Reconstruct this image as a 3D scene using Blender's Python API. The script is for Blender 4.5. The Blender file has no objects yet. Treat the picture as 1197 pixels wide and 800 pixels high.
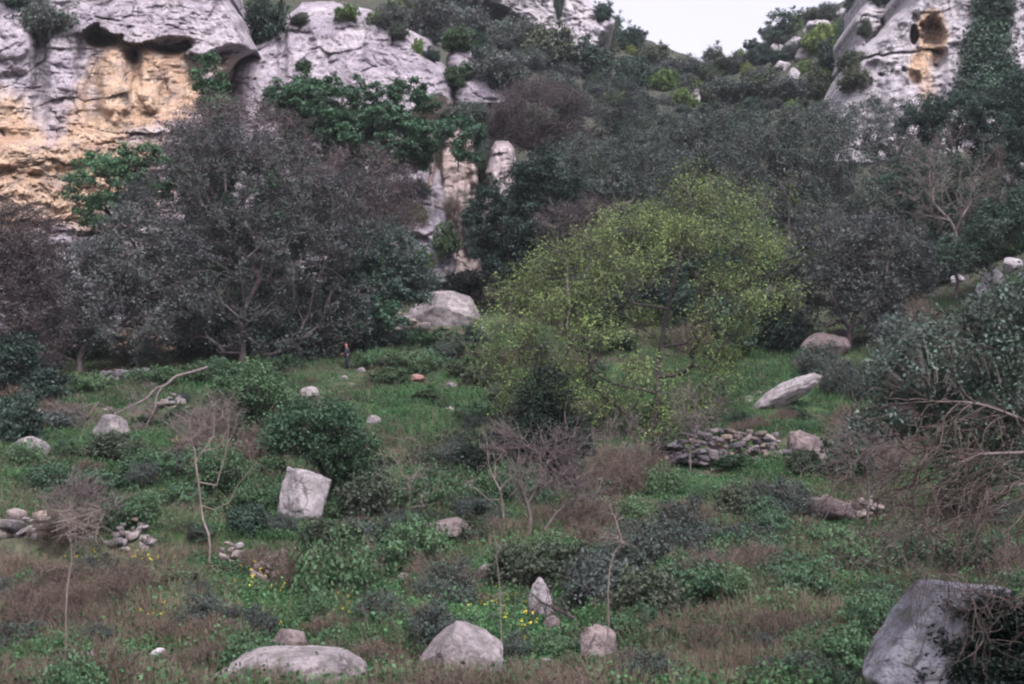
import bpy, math, random, time
import numpy as np
from mathutils import Vector
from mathutils.bvhtree import BVHTree
T00 = time.time()
R = np.random.default_rng(7)
random.seed(7)
scene = bpy.context.scene
COL = scene.collection
# ------------------------------------------------------------------ camera
F = 1662.0                      # focal length in photo pixels (50 mm on 36 mm)
HZ = 560.0                      # photo row of eye level
TH = math.atan((HZ - 400.0) / F)
CT, ST = math.cos(TH), math.sin(TH)
def ray(px, py):
    px = np.asarray(px, float); py = np.asarray(py, float)
    u = px - 598.5; v = 400.0 - py
    return np.stack([u, F * CT - v * ST, F * ST + v * CT], -1)
def P(px, py, Y):
    d = ray(px, py)
    return d * (np.asarray(Y, float) / d[..., 1])[..., None]
def project(p):
    p = np.asarray(p, float)
    fw = p[..., 1] * CT + p[..., 2] * ST
    up = -p[..., 1] * ST + p[..., 2] * CT
    return 598.5 + F * p[..., 0] / fw, 400.0 - F * up / fw
cam_d = bpy.data.cameras.new('camera'); cam = bpy.data.objects.new('camera', cam_d); COL.objects.link(cam)
cam_d.sensor_width = 36; cam_d.lens = 50.0; cam_d.clip_end = 3000; cam_d.clip_start = 0.2
cam.rotation_euler = (math.pi / 2 + TH, 0, 0)
scene.camera = cam
# ------------------------------------------------------------------ noise
def _h(i, j, k, s):
    n = (i.astype(np.int64) * 374761393 + j.astype(np.int64) * 668265263 + k.astype(np.int64) * 2147483647 + s * 144665) & 0xffffffff
    n = ((n ^ (n >> 13)) * 1274126177) & 0xffffffff
    n = ((n ^ (n >> 15)) * 2246822519) & 0xffffffff
    return ((n ^ (n >> 16)) & 0xffffff) / float(0xffffff) * 2 - 1
def vnoise(p, s=0):
    p = np.asarray(p, float); f = np.floor(p); t = p - f; t = t * t * (3 - 2 * t)
    i, j, k = f[:, 0].astype(np.int64), f[:, 1].astype(np.int64), f[:, 2].astype(np.int64)
    x, y, z = t[:, 0], t[:, 1], t[:, 2]
    def L(a, b, w): return a + (b - a) * w
    return L(L(L(_h(i, j, k, s), _h(i+1, j, k, s), x), L(_h(i, j+1, k, s), _h(i+1, j+1, k, s), x), y),
             L(L(_h(i, j, k+1, s), _h(i+1, j, k+1, s), x), L(_h(i, j+1, k+1, s), _h(i+1, j+1, k+1, s), x), y), z)
ROT = np.array([[.36, .48, -.8], [-.8, .6, 0], [.48, .64, .6]])
def fbm(p, o=4, s=0, ridged=False, gain=.5):
    p = np.asarray(p, float); a = 1.0; r = 0; t = 0
    for q in range(o):
        n = vnoise(p, s + q)
        if ridged: n = 1 - 2 * np.abs(n)
        r = r + a * n; t += a; a *= gain; p = (p @ ROT.T) * 2.03 + 7.1
    return r / t
def worley(x, z, s):
    i, j = np.floor(x).astype(np.int64), np.floor(z).astype(np.int64); f1 = np.full(x.shape, 9.); f2 = f1.copy(); val = f1*0; ox = f1*0; oz = f1*0; g1 = f1*0; g2 = f1*0
    for a in (-1, 0, 1):
        for b in (-1, 0, 1):
            ci, cj = i+a, j+b; k = ci*0
            dx = x - (ci + .5 + .45*_h(ci, cj, k, s)); dz = z - (cj + .5 + .45*_h(ci, cj, k, s+1)); d = np.sqrt(dx*dx + dz*dz)
            n = d < f1; f2 = np.where(n, f1, np.minimum(f2, d)); f1 = np.where(n, d, f1)
            val = np.where(n, _h(ci, cj, k, s+2), val); ox = np.where(n, dx, ox); oz = np.where(n, dz, oz); g1 = np.where(n, _h(ci, cj, k, s+3), g1); g2 = np.where(n, _h(ci, cj, k, s+4), g2)
    return val, f2 - f1, ox*g1 + oz*g2
def sst(a, b, x):
    t = np.clip((np.asarray(x, float) - a) / (b - a), 0, 1); return t * t * (3 - 2 * t)
# ------------------------------------------------------------------ terrain
cols = [-700, -400, -100, 100, 250, 400, 550, 700, 850, 1000, 1150, 1300, 1600, 2000]
rows = {
 26: [800]*14, 36: [708]*10 + [700, 690, 680, 670], 45: [655]*10 + [645, 630, 600, 580], 53: [602]*10 + [590, 570, 540, 510],
 62: [545]*9 + [545, 535, 510, 460, 430], 74: [490, 490, 490, 490, 487, 487, 487, 490, 488, 486, 470, 430, 370, 330],
 86: [430, 440, 444, 442, 440, 436, 436, 440, 438, 432, 400, 350, 280, 240],
 98: [410, 420, 425, 422, 415, 402, 398, 402, 404, 398, 345, 280, 210, 170],
 110: [360, 370, 375, 375, 375, 370, 352, 372, 378, 365, 300, 230, 150, 110],
 118: [250, 260, 265, 265, 270, 300, 318, 330, 345, 325, 265, 195, 110, 70],
 125: [150, 160, 165, 165, 180, 215, 230, 290, 310, 290, 230, 160, 70, 30],
 140: [0, 0, 0, 0, 20, 100, 150, 205, 245, 220, 175, 100, 0, -40],
 160: [-80, -80, -80, -80, -60, 28, 88, 150, 190, 150, 90, 20, -80, -100],
 190: [-120]*5 + [-30, 40, 95, 135, 95, 20, -40, -120, -140], 
 230: [-130]*5 + [-60, -10, 45, 92, 8, -50, -100, -150, -160],
 260: [-130]*5 + [-70, -30, 28, 80, 2, -60, -110, -150, -160], 
 320: [-110]*5 + [-50, -10, 50, 100, 25, -40, -90, -130, -140], 450: [0]*5 + [30, 60, 100, 150, 110, 60, 20, 0, 0]}
def zpy(py, Y):
    d = ray(598.5, py); return d[..., 2] / d[..., 1] * Y
Yk = [-80, 0, 10] + sorted(rows); Zk = [[-1.7]*14, [-1.75]*14, [-2.5]*14] + [[float(zpy(v, y)) for v in rows[y]] for y in sorted(rows)]
Zk = np.array(Zk); Yk = np.array(Yk, float)
YG = np.arange(-80, 450.1, 1.0); CG = np.arange(-700, 2001, 15.0)
tmp = np.stack([np.interp(YG, Yk, Zk[:, c]) for c in range(14)], 1)
ZG = np.stack([np.interp(CG, cols, tmp[i]) for i in range(len(YG))], 0)
def blur(a, ax, n):
    k = np.exp(-np.linspace(-2, 2, 2*n+1)**2); k /= k.sum()
    pad = [(0, 0), (0, 0)]; pad[ax] = (n, n); b = np.pad(a, pad, 'edge')
    return sum(k[i] * np.take(b, np.arange(i, i + a.shape[ax]), ax) for i in range(2*n+1))
ZG = blur(blur(ZG, 0, 3), 1, 4)
def zbase(X, Y):
    X = np.asarray(X, float); Y = np.asarray(Y, float)
    c = 598.5 + F * X / np.maximum(Y, 10.0)
    gi = np.clip((c - CG[0]) / 15.0, 0, len(CG) - 1.001); gj = np.clip(Y - YG[0], 0, len(YG) - 1.001)
    i = gi.astype(int); j = gj.astype(int); u = gi - i; v = gj - j
    z = (ZG[j, i]*(1-u) + ZG[j, i+1]*u)*(1-v) + (ZG[j+1, i]*(1-u) + ZG[j+1, i+1]*u)*v
    # old terrace steps
    n1 = np.sin(X * .21) * .8 + np.sin(X * .071 + 1) * 1.2
    st = .9 * (sst(-.35, .35, Y - 46.5 - n1) - sst(-6, 6, Y - 46.5 - n1)) * (1 - sst(-3, 0, X + 2))
    st = st + .9 * (sst(-.4, .4, Y - 66.0 - n1*.5) - sst(-6, 6, Y - 66.0 - n1*.5)) * sst(4, 8, X)
    st = st + .8 * (sst(-.4, .4, Y - 57.0 - n1*.8) - sst(-5, 5, Y - 57.0 - n1*.8)) * (1 - sst(-2, 4, X)) + .7 * (sst(-.4, .4, Y - 36.5 + n1*.5) - sst(-4, 4, Y - 36.5 + n1*.5)) * sst(-2, 2, X)
    st = st + .7 * (sst(-.4, .4, Y - 76.0 - n1) - sst(-5, 5, Y - 76.0 - n1)) * (1 - sst(6, 10, X))
    return z + st
def ground(X, Y):
    X = np.atleast_1d(np.asarray(X, float)); Y = np.atleast_1d(np.asarray(Y, float))
    p = np.stack([X, Y, np.zeros_like(X)], 1)
    far = sst(95, 150, Y)
    return zbase(X, Y) + fbm(p * .22, 3, 11) * (.55 + 1.0 * far) + fbm(p * .8, 3, 15) * (.24 + .2 * far)
BVHS = []
def hit(px, py, y0=14.0, y1=330.0, rocks=True):
    ys = np.arange(y0, y1, .3); p = P(np.full_like(ys, px), np.full_like(ys, py), ys)
    g = ground(p[:, 0], p[:, 1]); w = np.nonzero(p[:, 2] <= g)[0]
    best = p[w[0]] if len(w) else p[-1]
    if rocks:
        d = Vector(ray(px, py)).normalized()
        for b in BVHS:
            l = b.ray_cast(Vector((0, 0, 0)), d)
            if l[0] is not None and l[0].y < best[1]: best = np.array(l[0])
    return np.array(best)
# ------------------------------------------------------------------ mesh helpers
def mesh(name, V, Fc, mat, attrs=None, smooth=False):
    V = np.ascontiguousarray(V, np.float32); Fc = np.ascontiguousarray(Fc, np.int32)
    me = bpy.data.meshes.new(name); k = Fc.shape[1]
    me.vertices.add(len(V)); me.vertices.foreach_set('co', V.ravel())
    me.loops.add(Fc.size); me.loops.foreach_set('vertex_index', Fc.ravel())
    me.polygons.add(len(Fc)); me.polygons.foreach_set('loop_start', np.arange(0, Fc.size, k, dtype=np.int32))
    if smooth: me.polygons.foreach_set('use_smooth', np.ones(len(Fc), bool))
    for an, av in (attrs or {}).items():
        a = me.attributes.new(an, 'FLOAT', 'POINT'); a.data.foreach_set('value', np.ascontiguousarray(av, np.float32))
    me.materials.append(mat); me.update(calc_edges=True)
    return me
def obj(name, me, parent=None, loc=None):
    o = bpy.data.objects.new(name, me); COL.objects.link(o)
    if parent is not None: o.parent = parent
    if loc is not None: o.location = loc
    return o
def tag(o, label, cat, group=None, kind=None):
    o['label'] = label; o['category'] = cat
    if group: o['group'] = group
    if kind: o['kind'] = kind
    return o
def thing(name, label, cat, loc, group=None):
    return tag(obj(name, None, None, loc), label, cat, group)
def tubes(A, B, ra, rb, n=4):
    A = np.asarray(A, float); B = np.asarray(B, float); m = len(A)
    ra = np.broadcast_to(ra, (m,)); rb = np.broadcast_to(rb, (m,))
    d = B - A; L = np.linalg.norm(d, axis=1, keepdims=True) + 1e-9; d = d / L
    A = A - d * (ra[:, None] * .3); B = B + d * (rb[:, None] * .3)
    ref = np.where(np.abs(d[:, 2:3]) > .9, [[1., 0, 0]], [[0, 0, 1.]])
    u = np.cross(d, ref); u /= np.linalg.norm(u, axis=1, keepdims=True) + 1e-9; w = np.cross(d, u)
    an = np.arange(n) * 2 * math.pi / n
    ring = u[:, None, :] * np.cos(an)[None, :, None] + w[:, None, :] * np.sin(an)[None, :, None]
    V = np.concatenate([A[:, None] + ring * ra[:, None, None], B[:, None] + ring * rb[:, None, None]], 1).reshape(-1, 3)
    b = (np.arange(m) * 2 * n)[:, None]; i = np.arange(n); j = (i + 1) % n
    Fc = np.stack([b + i, b + j, b + n + j, b + n + i], -1).reshape(-1, 4)
    return V, Fc
def cat_mesh(parts):
    V = []; Fc = []; o = 0
    for v, f in parts:
        V.append(v); Fc.append(f + o); o += len(v)
    return np.concatenate(V), np.concatenate(Fc)
def unit(v): return v / (np.linalg.norm(v, axis=-1, keepdims=True) + 1e-9)
def leaves(C, size, up=.6, out=None, asp=.55, rg=R):
    """one pointed leaf per centre: a kite of four corners, slightly folded"""
    n = len(C); nm = rg.normal(size=(n, 3)); nm[:, 2] += up
    if out is not None: nm = nm + out
    nm = unit(nm); a = unit(np.cross(nm, rg.normal(size=(n, 3)))); b = np.cross(nm, a)
    s = size * rg.uniform(.6, 1.35, n)[:, None]
    V = np.stack([C - a*s*.5, C + b*s*asp*.5 - a*s*.05 + nm*s*.08, C + a*s*.5, C - b*s*asp*.5 - a*s*.05 + nm*s*.08], 1).reshape(-1, 3)
    return V, np.arange(4*n).reshape(-1, 4)
# ------------------------------------------------------------------ materials
def newmat(name):
    m = bpy.data.materials.new(name); m.use_nodes = True; nt = m.node_tree; nt.nodes.clear()
    return m, nt
def N(nt, t, **kw):
    n = nt.nodes.new(t)
    for k, v in kw.items():
        if k in n.inputs: n.inputs[k].default_value = v
        else: setattr(n, k, v)
    return n
def ramp(nt, fac, stops):
    r = nt.nodes.new('ShaderNodeValToRGB'); e = r.color_ramp.elements
    while len(e) < len(stops): e.new(.5)
    for q, (p, c) in zip(e, stops): q.position = p; q.color = (*c, 1) if len(c) == 3 else c
    nt.links.new(fac, r.inputs[0]); return r.outputs[0]
def mix(nt, fac, a, b, mode='MIX'):
    n = nt.nodes.new('ShaderNodeMix'); n.data_type = 'RGBA'; n.blend_type = mode
    for s, v in ((n.inputs[0], fac), (n.inputs[6], a), (n.inputs[7], b)):
        if hasattr(v, 'is_output'): nt.links.new(v, s)
        else: s.default_value = v if isinstance(v, (int, float)) else ((*v, 1) if len(v) == 3 else v)
    return n.outputs[2]
def noise(nt, vec, sc, det=4, rough=.55):
    n = N(nt, 'ShaderNodeTexNoise'); n.inputs['Scale'].default_value = sc; n.inputs['Detail'].default_value = det; n.inputs['Roughness'].default_value = rough
    nt.links.new(vec, n.inputs['Vector']); return n.outputs['Fac']
def mapping(nt, vec, scale):
    m = nt.nodes.new('ShaderNodeMapping'); m.inputs['Scale'].default_value = scale; nt.links.new(vec, m.inputs[0]); return m.outputs[0]
def leafmat(name, c, var=.35, trans=.25, rough=.55, spec=.3):
    m, nt = newmat(name)
    at = N(nt, 'ShaderNodeAttribute', attribute_name='rnd'); oi = N(nt, 'ShaderNodeObjectInfo')
    c = np.array(c); lo = c * (1 - var) * [1.12, .92, 1.12]; hi = np.clip(c * (1 + var * 1.5) * [1.02, 1.06, .94], 0, 1)
    col = ramp(nt, at.outputs['Fac'], [(0, tuple(lo)), (.5, tuple(c)), (1, tuple(hi))])
    hs = N(nt, 'ShaderNodeHueSaturation'); nt.links.new(col, hs.inputs['Color'])
    mr = N(nt, 'ShaderNodeMapRange'); nt.links.new(oi.outputs['Random'], mr.inputs[0]); mr.inputs[3].default_value = .475; mr.inputs[4].default_value = .525
    nt.links.new(mr.outputs[0], hs.inputs['Hue'])
    m2 = N(nt, 'ShaderNodeMapRange'); nt.links.new(oi.outputs['Random'], m2.inputs[0]); m2.inputs[3].default_value = 1.2; m2.inputs[4].default_value = .8
    nt.links.new(m2.outputs[0], hs.inputs['Value'])
    p = N(nt, 'ShaderNodeBsdfPrincipled', Roughness=rough); p.inputs['Specular IOR Level'].default_value = spec
    nt.links.new(hs.outputs[0], p.inputs['Base Color'])
    t = N(nt, 'ShaderNodeBsdfTranslucent'); nt.links.new(hs.outputs[0], t.inputs[0])
    mx = N(nt, 'ShaderNodeMixShader'); mx.inputs[0].default_value = trans
    nt.links.new(p.outputs[0], mx.inputs[1]); nt.links.new(t.outputs[0], mx.inputs[2])
    o = N(nt, 'ShaderNodeOutputMaterial'); nt.links.new(mx.outputs[0], o.inputs[0])
    return m
def barkmat(name, c1, c2, sc=6):
    m, nt = newmat(name); tc = N(nt, 'ShaderNodeTexCoord')
    f = noise(nt, tc.outputs['Object'], sc, 4, .6)
    p = N(nt, 'ShaderNodeBsdfPrincipled', Roughness=.85); p.inputs['Specular IOR Level'].default_value = .2
    nt.links.new(ramp(nt, f, [(.3, c1), (.7, c2)]), p.inputs['Base Color'])
    b = N(nt, 'ShaderNodeBump', Strength=.5, Distance=.03); nt.links.new(f, b.inputs['Height']); nt.links.new(b.outputs[0], p.inputs['Normal'])
    o = N(nt, 'ShaderNodeOutputMaterial'); nt.links.new(p.outputs[0], o.inputs[0]); return m
def rockmat(name, pale, grey, och1=(.46, .335, .235), och2=(.33, .21, .14), sc=1.0, stain=.55, lich=.5, moss=0.0):
    m, nt = newmat(name); g = N(nt, 'ShaderNodeNewGeometry'); pos = g.outputs['Position']
    big = noise(nt, pos, .22*sc, 5, .6); mid = noise(nt, pos, 1.1*sc, 6, .65); fine = noise(nt, pos, 6*sc, 5, .7)
    base = mix(nt, ramp(nt, big, [(.36, (0, 0, 0)), (.62, (1, 1, 1))]), grey, pale)
    base = mix(nt, ramp(nt, mid, [(.38, (.75, .75, .75)), (.55, (0, 0, 0))]), base, tuple(x*.62 for x in grey))
    base = mix(nt, ramp(nt, fine, [(.36, (.75, .75, .75)), (.5, (0, 0, 0))]), base, tuple(x*.5 for x in grey))
    # ochre break faces where the grey weathering skin has fallen away
    at = N(nt, 'ShaderNodeAttribute', attribute_name='ochre')
    strat = noise(nt, mapping(nt, pos, (.18, .18, 1.4)), 1.0*sc, 5, .65)
    och = mix(nt, ramp(nt, strat, [(.38, (0, 0, 0)), (.6, (1, 1, 1))]), och2, och1)
    och = mix(nt, ramp(nt, mid, [(.5, (0, 0, 0)), (.68, (.7, .7, .7))]), och, (.54, .45, .35))
    och = mix(nt, ramp(nt, fine, [(.36, (.8, .8, .8)), (.52, (0, 0, 0))]), och, tuple(x*.5 for x in och2))
    om = N(nt, 'ShaderNodeMath', operation='MULTIPLY'); nt.links.new(at.outputs['Fac'], om.inputs[0]); nt.links.new(ramp(nt, noise(nt, pos, .55*sc, 5, .7), [(.34, (.5, .5, .5)), (.48, (1, 1, 1))]), om.inputs[1])
    base = mix(nt, om.outputs[0], base, och)
    # cracks and joints
    wv = N(nt, 'ShaderNodeVectorMath', operation='MULTIPLY_ADD'); nz_ = N(nt, 'ShaderNodeTexNoise'); nz_.inputs['Scale'].default_value = .9*sc; nz_.inputs['Detail'].default_value = 4; nt.links.new(pos, nz_.inputs['Vector'])
    nt.links.new(nz_.outputs['Color'], wv.inputs[0]); wv.inputs[1].default_value = (.9/sc, .9/sc, .9/sc); nt.links.new(pos, wv.inputs[2])
    ck = N(nt, 'ShaderNodeTexVoronoi', feature='DISTANCE_TO_EDGE'); ck.inputs['Scale'].default_value = .55*sc; nt.links.new(wv.outputs[0], ck.inputs['Vector'])
    ckm = mix(nt, 1.0, ramp(nt, ck.outputs['Distance'], [(.012, (.8, .8, .8)), (.04, (0, 0, 0))]), ramp(nt, noise(nt, pos, .5*sc, 3), [(.46, (0, 0, 0)), (.56, (1, 1, 1))]), 'MULTIPLY')
    base = mix(nt, ckm, base, (.06, .052, .055))
    # dark water streaks running down the face
    vs = noise(nt, mapping(nt, pos, (.55, .55, .07)), 1.0*sc, 5, .6)
    base = mix(nt, ramp(nt, vs, [(.53, (0, 0, 0)), (.68, (stain, stain, stain))]), base, (.085, .08, .085))
    # lichen and soil in the holes
    vo = N(nt, 'ShaderNodeTexVoronoi'); vo.inputs['Scale'].default_value = 1.7*sc; nt.links.new(pos, vo.inputs['Vector'])
    sp = ramp(nt, vo.outputs['Distance'], [(.08, (lich,)*3), (.26, (0, 0, 0))])
    spm = mix(nt, 1.0, sp, ramp(nt, noise(nt, pos, .8*sc, 3), [(.45, (0, 0, 0)), (.6, (1, 1, 1))]), 'MULTIPLY')
    base = mix(nt, spm, base, (.07, .065, .06))
    if moss:
        mo = ramp(nt, noise(nt, pos, 1.6*sc, 5, .65), [(.52, (0, 0, 0)), (.62, (moss,)*3)])
        base = mix(nt, mo, base, (.06, .075, .04))
    p = N(nt, 'ShaderNodeBsdfPrincipled', Roughness=.9); p.inputs['Specular IOR Level'].default_value = .15
    nt.links.new(base, p.inputs['Base Color'])
    h = N(nt, 'ShaderNodeMath', operation='ADD'); nt.links.new(mid, h.inputs[0]); nt.links.new(fine, h.inputs[1])
    b = N(nt, 'ShaderNodeBump', Strength=.8, Distance=.22/sc); nt.links.new(h.outputs[0], b.inputs['Height']); nt.links.new(b.outputs[0], p.inputs['Normal'])
    o = N(nt, 'ShaderNodeOutputMaterial'); nt.links.new(p.outputs[0], o.inputs[0]); return m
ROCK = rockmat('limestone_cliff', (.43, .39, .415), (.26, .23, .265), stain=.6)
ROCKR = rockmat('limestone_pale', (.49, .46, .475), (.35, .325, .35), stain=.25, lich=.7)
BOULD = rockmat('boulder_stone', (.35, .31, .315), (.19, .168, .176), sc=2.4, stain=.6, lich=.9, moss=.35)
MOSSY = rockmat('mossy_boulder_stone', (.30, .285, .32), (.15, .145, .17), sc=2.4, stain=.5, lich=.8, moss=.7)
MIDST = rockmat('weathered_boulder_stone', (.40, .365, .375), (.24, .215, .225), sc=2.4, stain=.6, lich=.9, moss=.25)
BROWNR = rockmat('brown_stone', (.25, .205, .20), (.13, .10, .10), sc=2.0, stain=.4, lich=.6)
DARKST = rockmat('rubble_stone', (.22, .20, .215), (.10, .092, .10), sc=3.0, stain=.5, lich=.8)
B_GREY = barkmat('grey_bark', (.10, .085, .085), (.20, .17, .165))
B_PURP = barkmat('purple_twig_bark', (.085, .066, .066), (.16, .13, .13))
B_DARK = barkmat('dark_bark', (.035, .03, .03), (.075, .06, .06))
B_PALE = barkmat('pale_bark', (.125, .10, .088), (.215, .18, .16))
B_BROWN = barkmat('dry_brown_stem', (.09, .068, .056), (.16, .122, .10))
def soilmat():
    m, nt = newmat('hillside_soil'); g = N(nt, 'ShaderNodeNewGeometry'); pos = g.outputs['Position']
    a = noise(nt, pos, .35, 6, .65); b = noise(nt, pos, 2.2, 6, .7); c = noise(nt, pos, .9, 4, .6)
    base = ramp(nt, b, [(.3, (.035, .032, .026)), (.5, (.085, .068, .055)), (.72, (.15, .12, .10))])
    gr = ramp(nt, b, [(.3, (.018, .032, .018)), (.6, (.05, .085, .035)), (.8, (.085, .12, .05))])
    base = mix(nt, ramp(nt, a, [(.40, (0, 0, 0)), (.54, (1, 1, 1))]), base, gr)
    base = mix(nt, ramp(nt, c, [(.66, (0, 0, 0)), (.72, (.8, .8, .8))]), base, (.33, .30, .29))
    sx = N(nt, 'ShaderNodeSeparateXYZ'); nt.links.new(pos, sx.inputs[0]); mr = N(nt, 'ShaderNodeMapRange'); nt.links.new(sx.outputs['Z'], mr.inputs[0]); mr.inputs[1].default_value = 9; mr.inputs[2].default_value = 16
    scr = ramp(nt, b, [(.32, (.026, .032, .024)), (.52, (.052, .056, .042)), (.66, (.08, .075, .066)), (.8, (.15, .14, .14))])
    base = mix(nt, mr.outputs[0], base, scr)
    p = N(nt, 'ShaderNodeBsdfPrincipled', Roughness=.95); p.inputs['Specular IOR Level'].default_value = .1
    nt.links.new(base, p.inputs['Base Color'])
    bp = N(nt, 'ShaderNodeBump', Strength=.8, Distance=.2); nt.links.new(b, bp.inputs['Height']); nt.links.new(bp.outputs[0], p.inputs['Normal'])
    o = N(nt, 'ShaderNodeOutputMaterial'); nt.links.new(p.outputs[0], o.inputs[0]); return m
LEAF = {
 'carob': leafmat('carob_leaf', (.054, .086, .074), .55), 'greycarob': leafmat('grey_leaf', (.064, .074, .074), .65),
 'green': leafmat('lush_leaf', (.050, .104, .060), .6), 'dark': leafmat('dark_leaf', (.030, .056, .042), .6),
 'almond': leafmat('spring_leaf', (.215, .27, .10), .55, .35), 'olive': leafmat('olive_leaf', (.060, .078, .072), .6),
 'ivy': leafmat('ivy_leaf', (.044, .090, .044), .6), 'darkivy': leafmat('dark_ivy_leaf', (.011, .024, .017), .6),
 'purple': leafmat('purple_leaf', (.070, .056, .062), .5), 'scrub': leafmat('scrub_leaf', (.056, .072, .046), .55),
 'scrubgreen': leafmat('scrub_green_leaf', (.038, .072, .034), .55), 'spurge': leafmat('spurge_leaf', (.095, .145, .042), .5),
 'rosemary': leafmat('rosemary_leaf', (.046, .068, .056), .55), 'fore': leafmat('grey_green_leaf', (.066, .094, .078), .65),
 'herb': leafmat('herb_leaf', (.032, .082, .036), .65), 'grass': leafmat('grass_blade', (.050, .104, .042), .6, .3),
 'straw': leafmat('straw_blade', (.100, .082, .060), .6, .2), 'russet': leafmat('russet_leaf', (.075, .056, .046), .6)}
def lit(c):
    m, nt = newmat('petal'); d = N(nt, 'ShaderNodeBsdfDiffuse'); d.inputs[0].default_value = (*c, 1)
    o = N(nt, 'ShaderNodeOutputMaterial'); nt.links.new(d.outputs[0], o.inputs[0]); return m
YELLOW = lit((.58, .47, .05))
# ------------------------------------------------------------------ terrain mesh
def build_terrain():
    xs = np.concatenate([-np.geomspace(60, 420, 70)[::-1], np.arange(-59.4, 59.5, .45), np.geomspace(60, 420, 70)])
    ys = np.concatenate([np.arange(-80, 14, 3.0), np.arange(14, 105, .4), np.arange(105, 260, .9), np.geomspace(260, 450, 50)])
    X, Y = np.meshgrid(xs, ys); z = ground(X.ravel(), Y.ravel())
    V = np.stack([X.ravel(), Y.ravel(), z], 1); nx, ny = len(xs), len(ys)
    i = (np.arange(ny-1)[:, None] * nx + np.arange(nx-1)[None]).ravel()
    Fc = np.stack([i, i+1, i+nx+1, i+nx], 1)
    o = obj('hillside_ground', mesh('hillside_ground', V, Fc, soilmat(), smooth=True)); o['kind'] = 'structure'
build_terrain()
# ------------------------------------------------------------------ cliffs
def cliff(name, label, cat, outline, Yf, feat=None, mat=None, step=1.5, round_px=30, amp=1.0, back=14, seed=0, sharp=1.0, block=.42, bed=.5):
    """a rock face built as a relief over its outline, its rim rolled back into the hill"""
    pys = sorted(outline); lo, hi = pys[0], pys[-1]
    ny = int((hi - lo) / step) + 1; wmax = max(b - a for a, b in outline.values()); nx = int(wmax / step) + 1
    py = np.linspace(lo, hi, ny); l = np.interp(py, pys, [outline[q][0] for q in pys]); r = np.interp(py, pys, [outline[q][1] for q in pys])
    l = l + 11 * amp * fbm(np.stack([py*.045, py*0+seed, py*0], 1), 3, seed); r = r + 11 * amp * fbm(np.stack([py*.045, py*0+seed+9, py*0], 1), 3, seed)
    t = np.linspace(0, 1, nx); PX = l[:, None] + (r - l)[:, None] * t[None]; PY = np.repeat(py[:, None], nx, 1)
    PY = PY + 4 * amp * fbm(np.stack([PX.ravel()*.05, PX.ravel()*0+3, PX.ravel()*0+seed], 1), 3, seed+2).reshape(ny, nx) * (1 - (PY - lo)/(hi - lo))
    Y = Yf(PX, PY); p0 = P(PX, PY, Y).reshape(-1, 3)
    q = p0 * [1, 1, 1.25]
    d = .9*fbm(q*.16, 3, seed+20) + .55*fbm(q*.45, 4, seed+30, True)*sharp + .22*fbm(q*1.6, 3, seed+40, True)*sharp
    # bedding: stepped ledges
    zz = p0[:, 2] + .8*fbm(p0*.12, 2, seed+50); ph = zz*.9 + .3*fbm(q*.5, 2, seed+55)
    vc = fbm(p0*[.55, .55, .09], 3, seed+65, True); d -= .35*sst(.68, .92, vc)
    d += .20*(np.abs((ph % 1) - .5)*2) * (.5 + .5*fbm(p0*.15, 2, seed+60))
    gm = bed*sst(-.1, .35, fbm(p0*.35, 3, seed+61)); d -= .32*np.exp(-(((ph*1.3) % 1) - .5)**2/.006)*gm; gm2 = bed*sst(0, .4, fbm(p0*.6, 3, seed+62)); d -= .2*np.exp(-(((ph*3.1) % 1) - .5)**2/.012)*gm2
    wx = q[:, 0] + .7*fbm(q*.4, 3, seed+80); wz = q[:, 2] + .5*fbm(q*.4 + 31, 3, seed+81)
    for L, am in ((3.4, .34), (1.3, .34), (.6, .22)):
        v, ed, ti = worley(wx/(L*1.25), wz/L, seed+90+int(L*10)); d += am*block*L*(.5*v + 1.1*ti - .55*np.exp(-ed/.05)*(v > -.4))
    dep = -d.reshape(ny, nx) * amp
    och = np.zeros((ny, nx))
    if feat:
        nz = fbm(np.stack([PX.ravel()*.045, PY.ravel()*.045, PX.ravel()*0 + seed], 1), 4, seed+70).reshape(ny, nx)
        dd, och = feat(PX, PY, nz); dep = dep + dd
    e = np.minimum(np.minimum(PX - l[:, None], r[:, None] - PX), (PY - lo)*1.0) / round_px
    e = np.clip(1 - e, 0, 1); dep = dep + back * (1 - np.sqrt(np.clip(1 - e*e, 0, 1)))
    V = P(PX, PY, Y + dep).reshape(-1, 3)
    i = (np.arange(ny-1)[:, None] * nx + np.arange(nx-1)[None]).ravel(); Fc = np.stack([i, i+nx, i+nx+1, i+1], 1)
    # back of the block: the rim is carried into the hill so it has thickness
    rim = np.concatenate([np.arange(nx), np.arange(1, ny)*nx + nx-1, ((ny-1)*nx + np.arange(nx-1))[::-1], (np.arange(1, ny-1)*nx)[::-1]])
    bv = V[rim] + [0, 12, 0]; b0 = len(V); m = len(rim); k = np.arange(m); k2 = (k+1) % m
    Fr = np.stack([rim[k], rim[k2], b0 + k2, b0 + k], 1)
    V = np.concatenate([V, bv]); Fa = np.concatenate([Fc, Fr]); oc = np.concatenate([och.ravel(), np.zeros(m)])
    me = mesh(name, V, Fa, mat or ROCK, {'ochre': oc}, smooth=True)
    o = obj(name, me); tag(o, label, cat)
    s = 3 if len(Fc) > 30000 else 1
    BVHS.append(BVHTree.FromPolygons([tuple(v) for v in V], [tuple(f) for f in Fc.tolist()]))
    return o
def ell(PX, PY, cx, cy, rx, ry, soft=.35, nz=0):
    d = np.sqrt(((PX-cx)/rx)**2 + ((PY-cy)/ry)**2) + nz
    return 1 - sst(1-soft, 1+soft, d)
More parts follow.
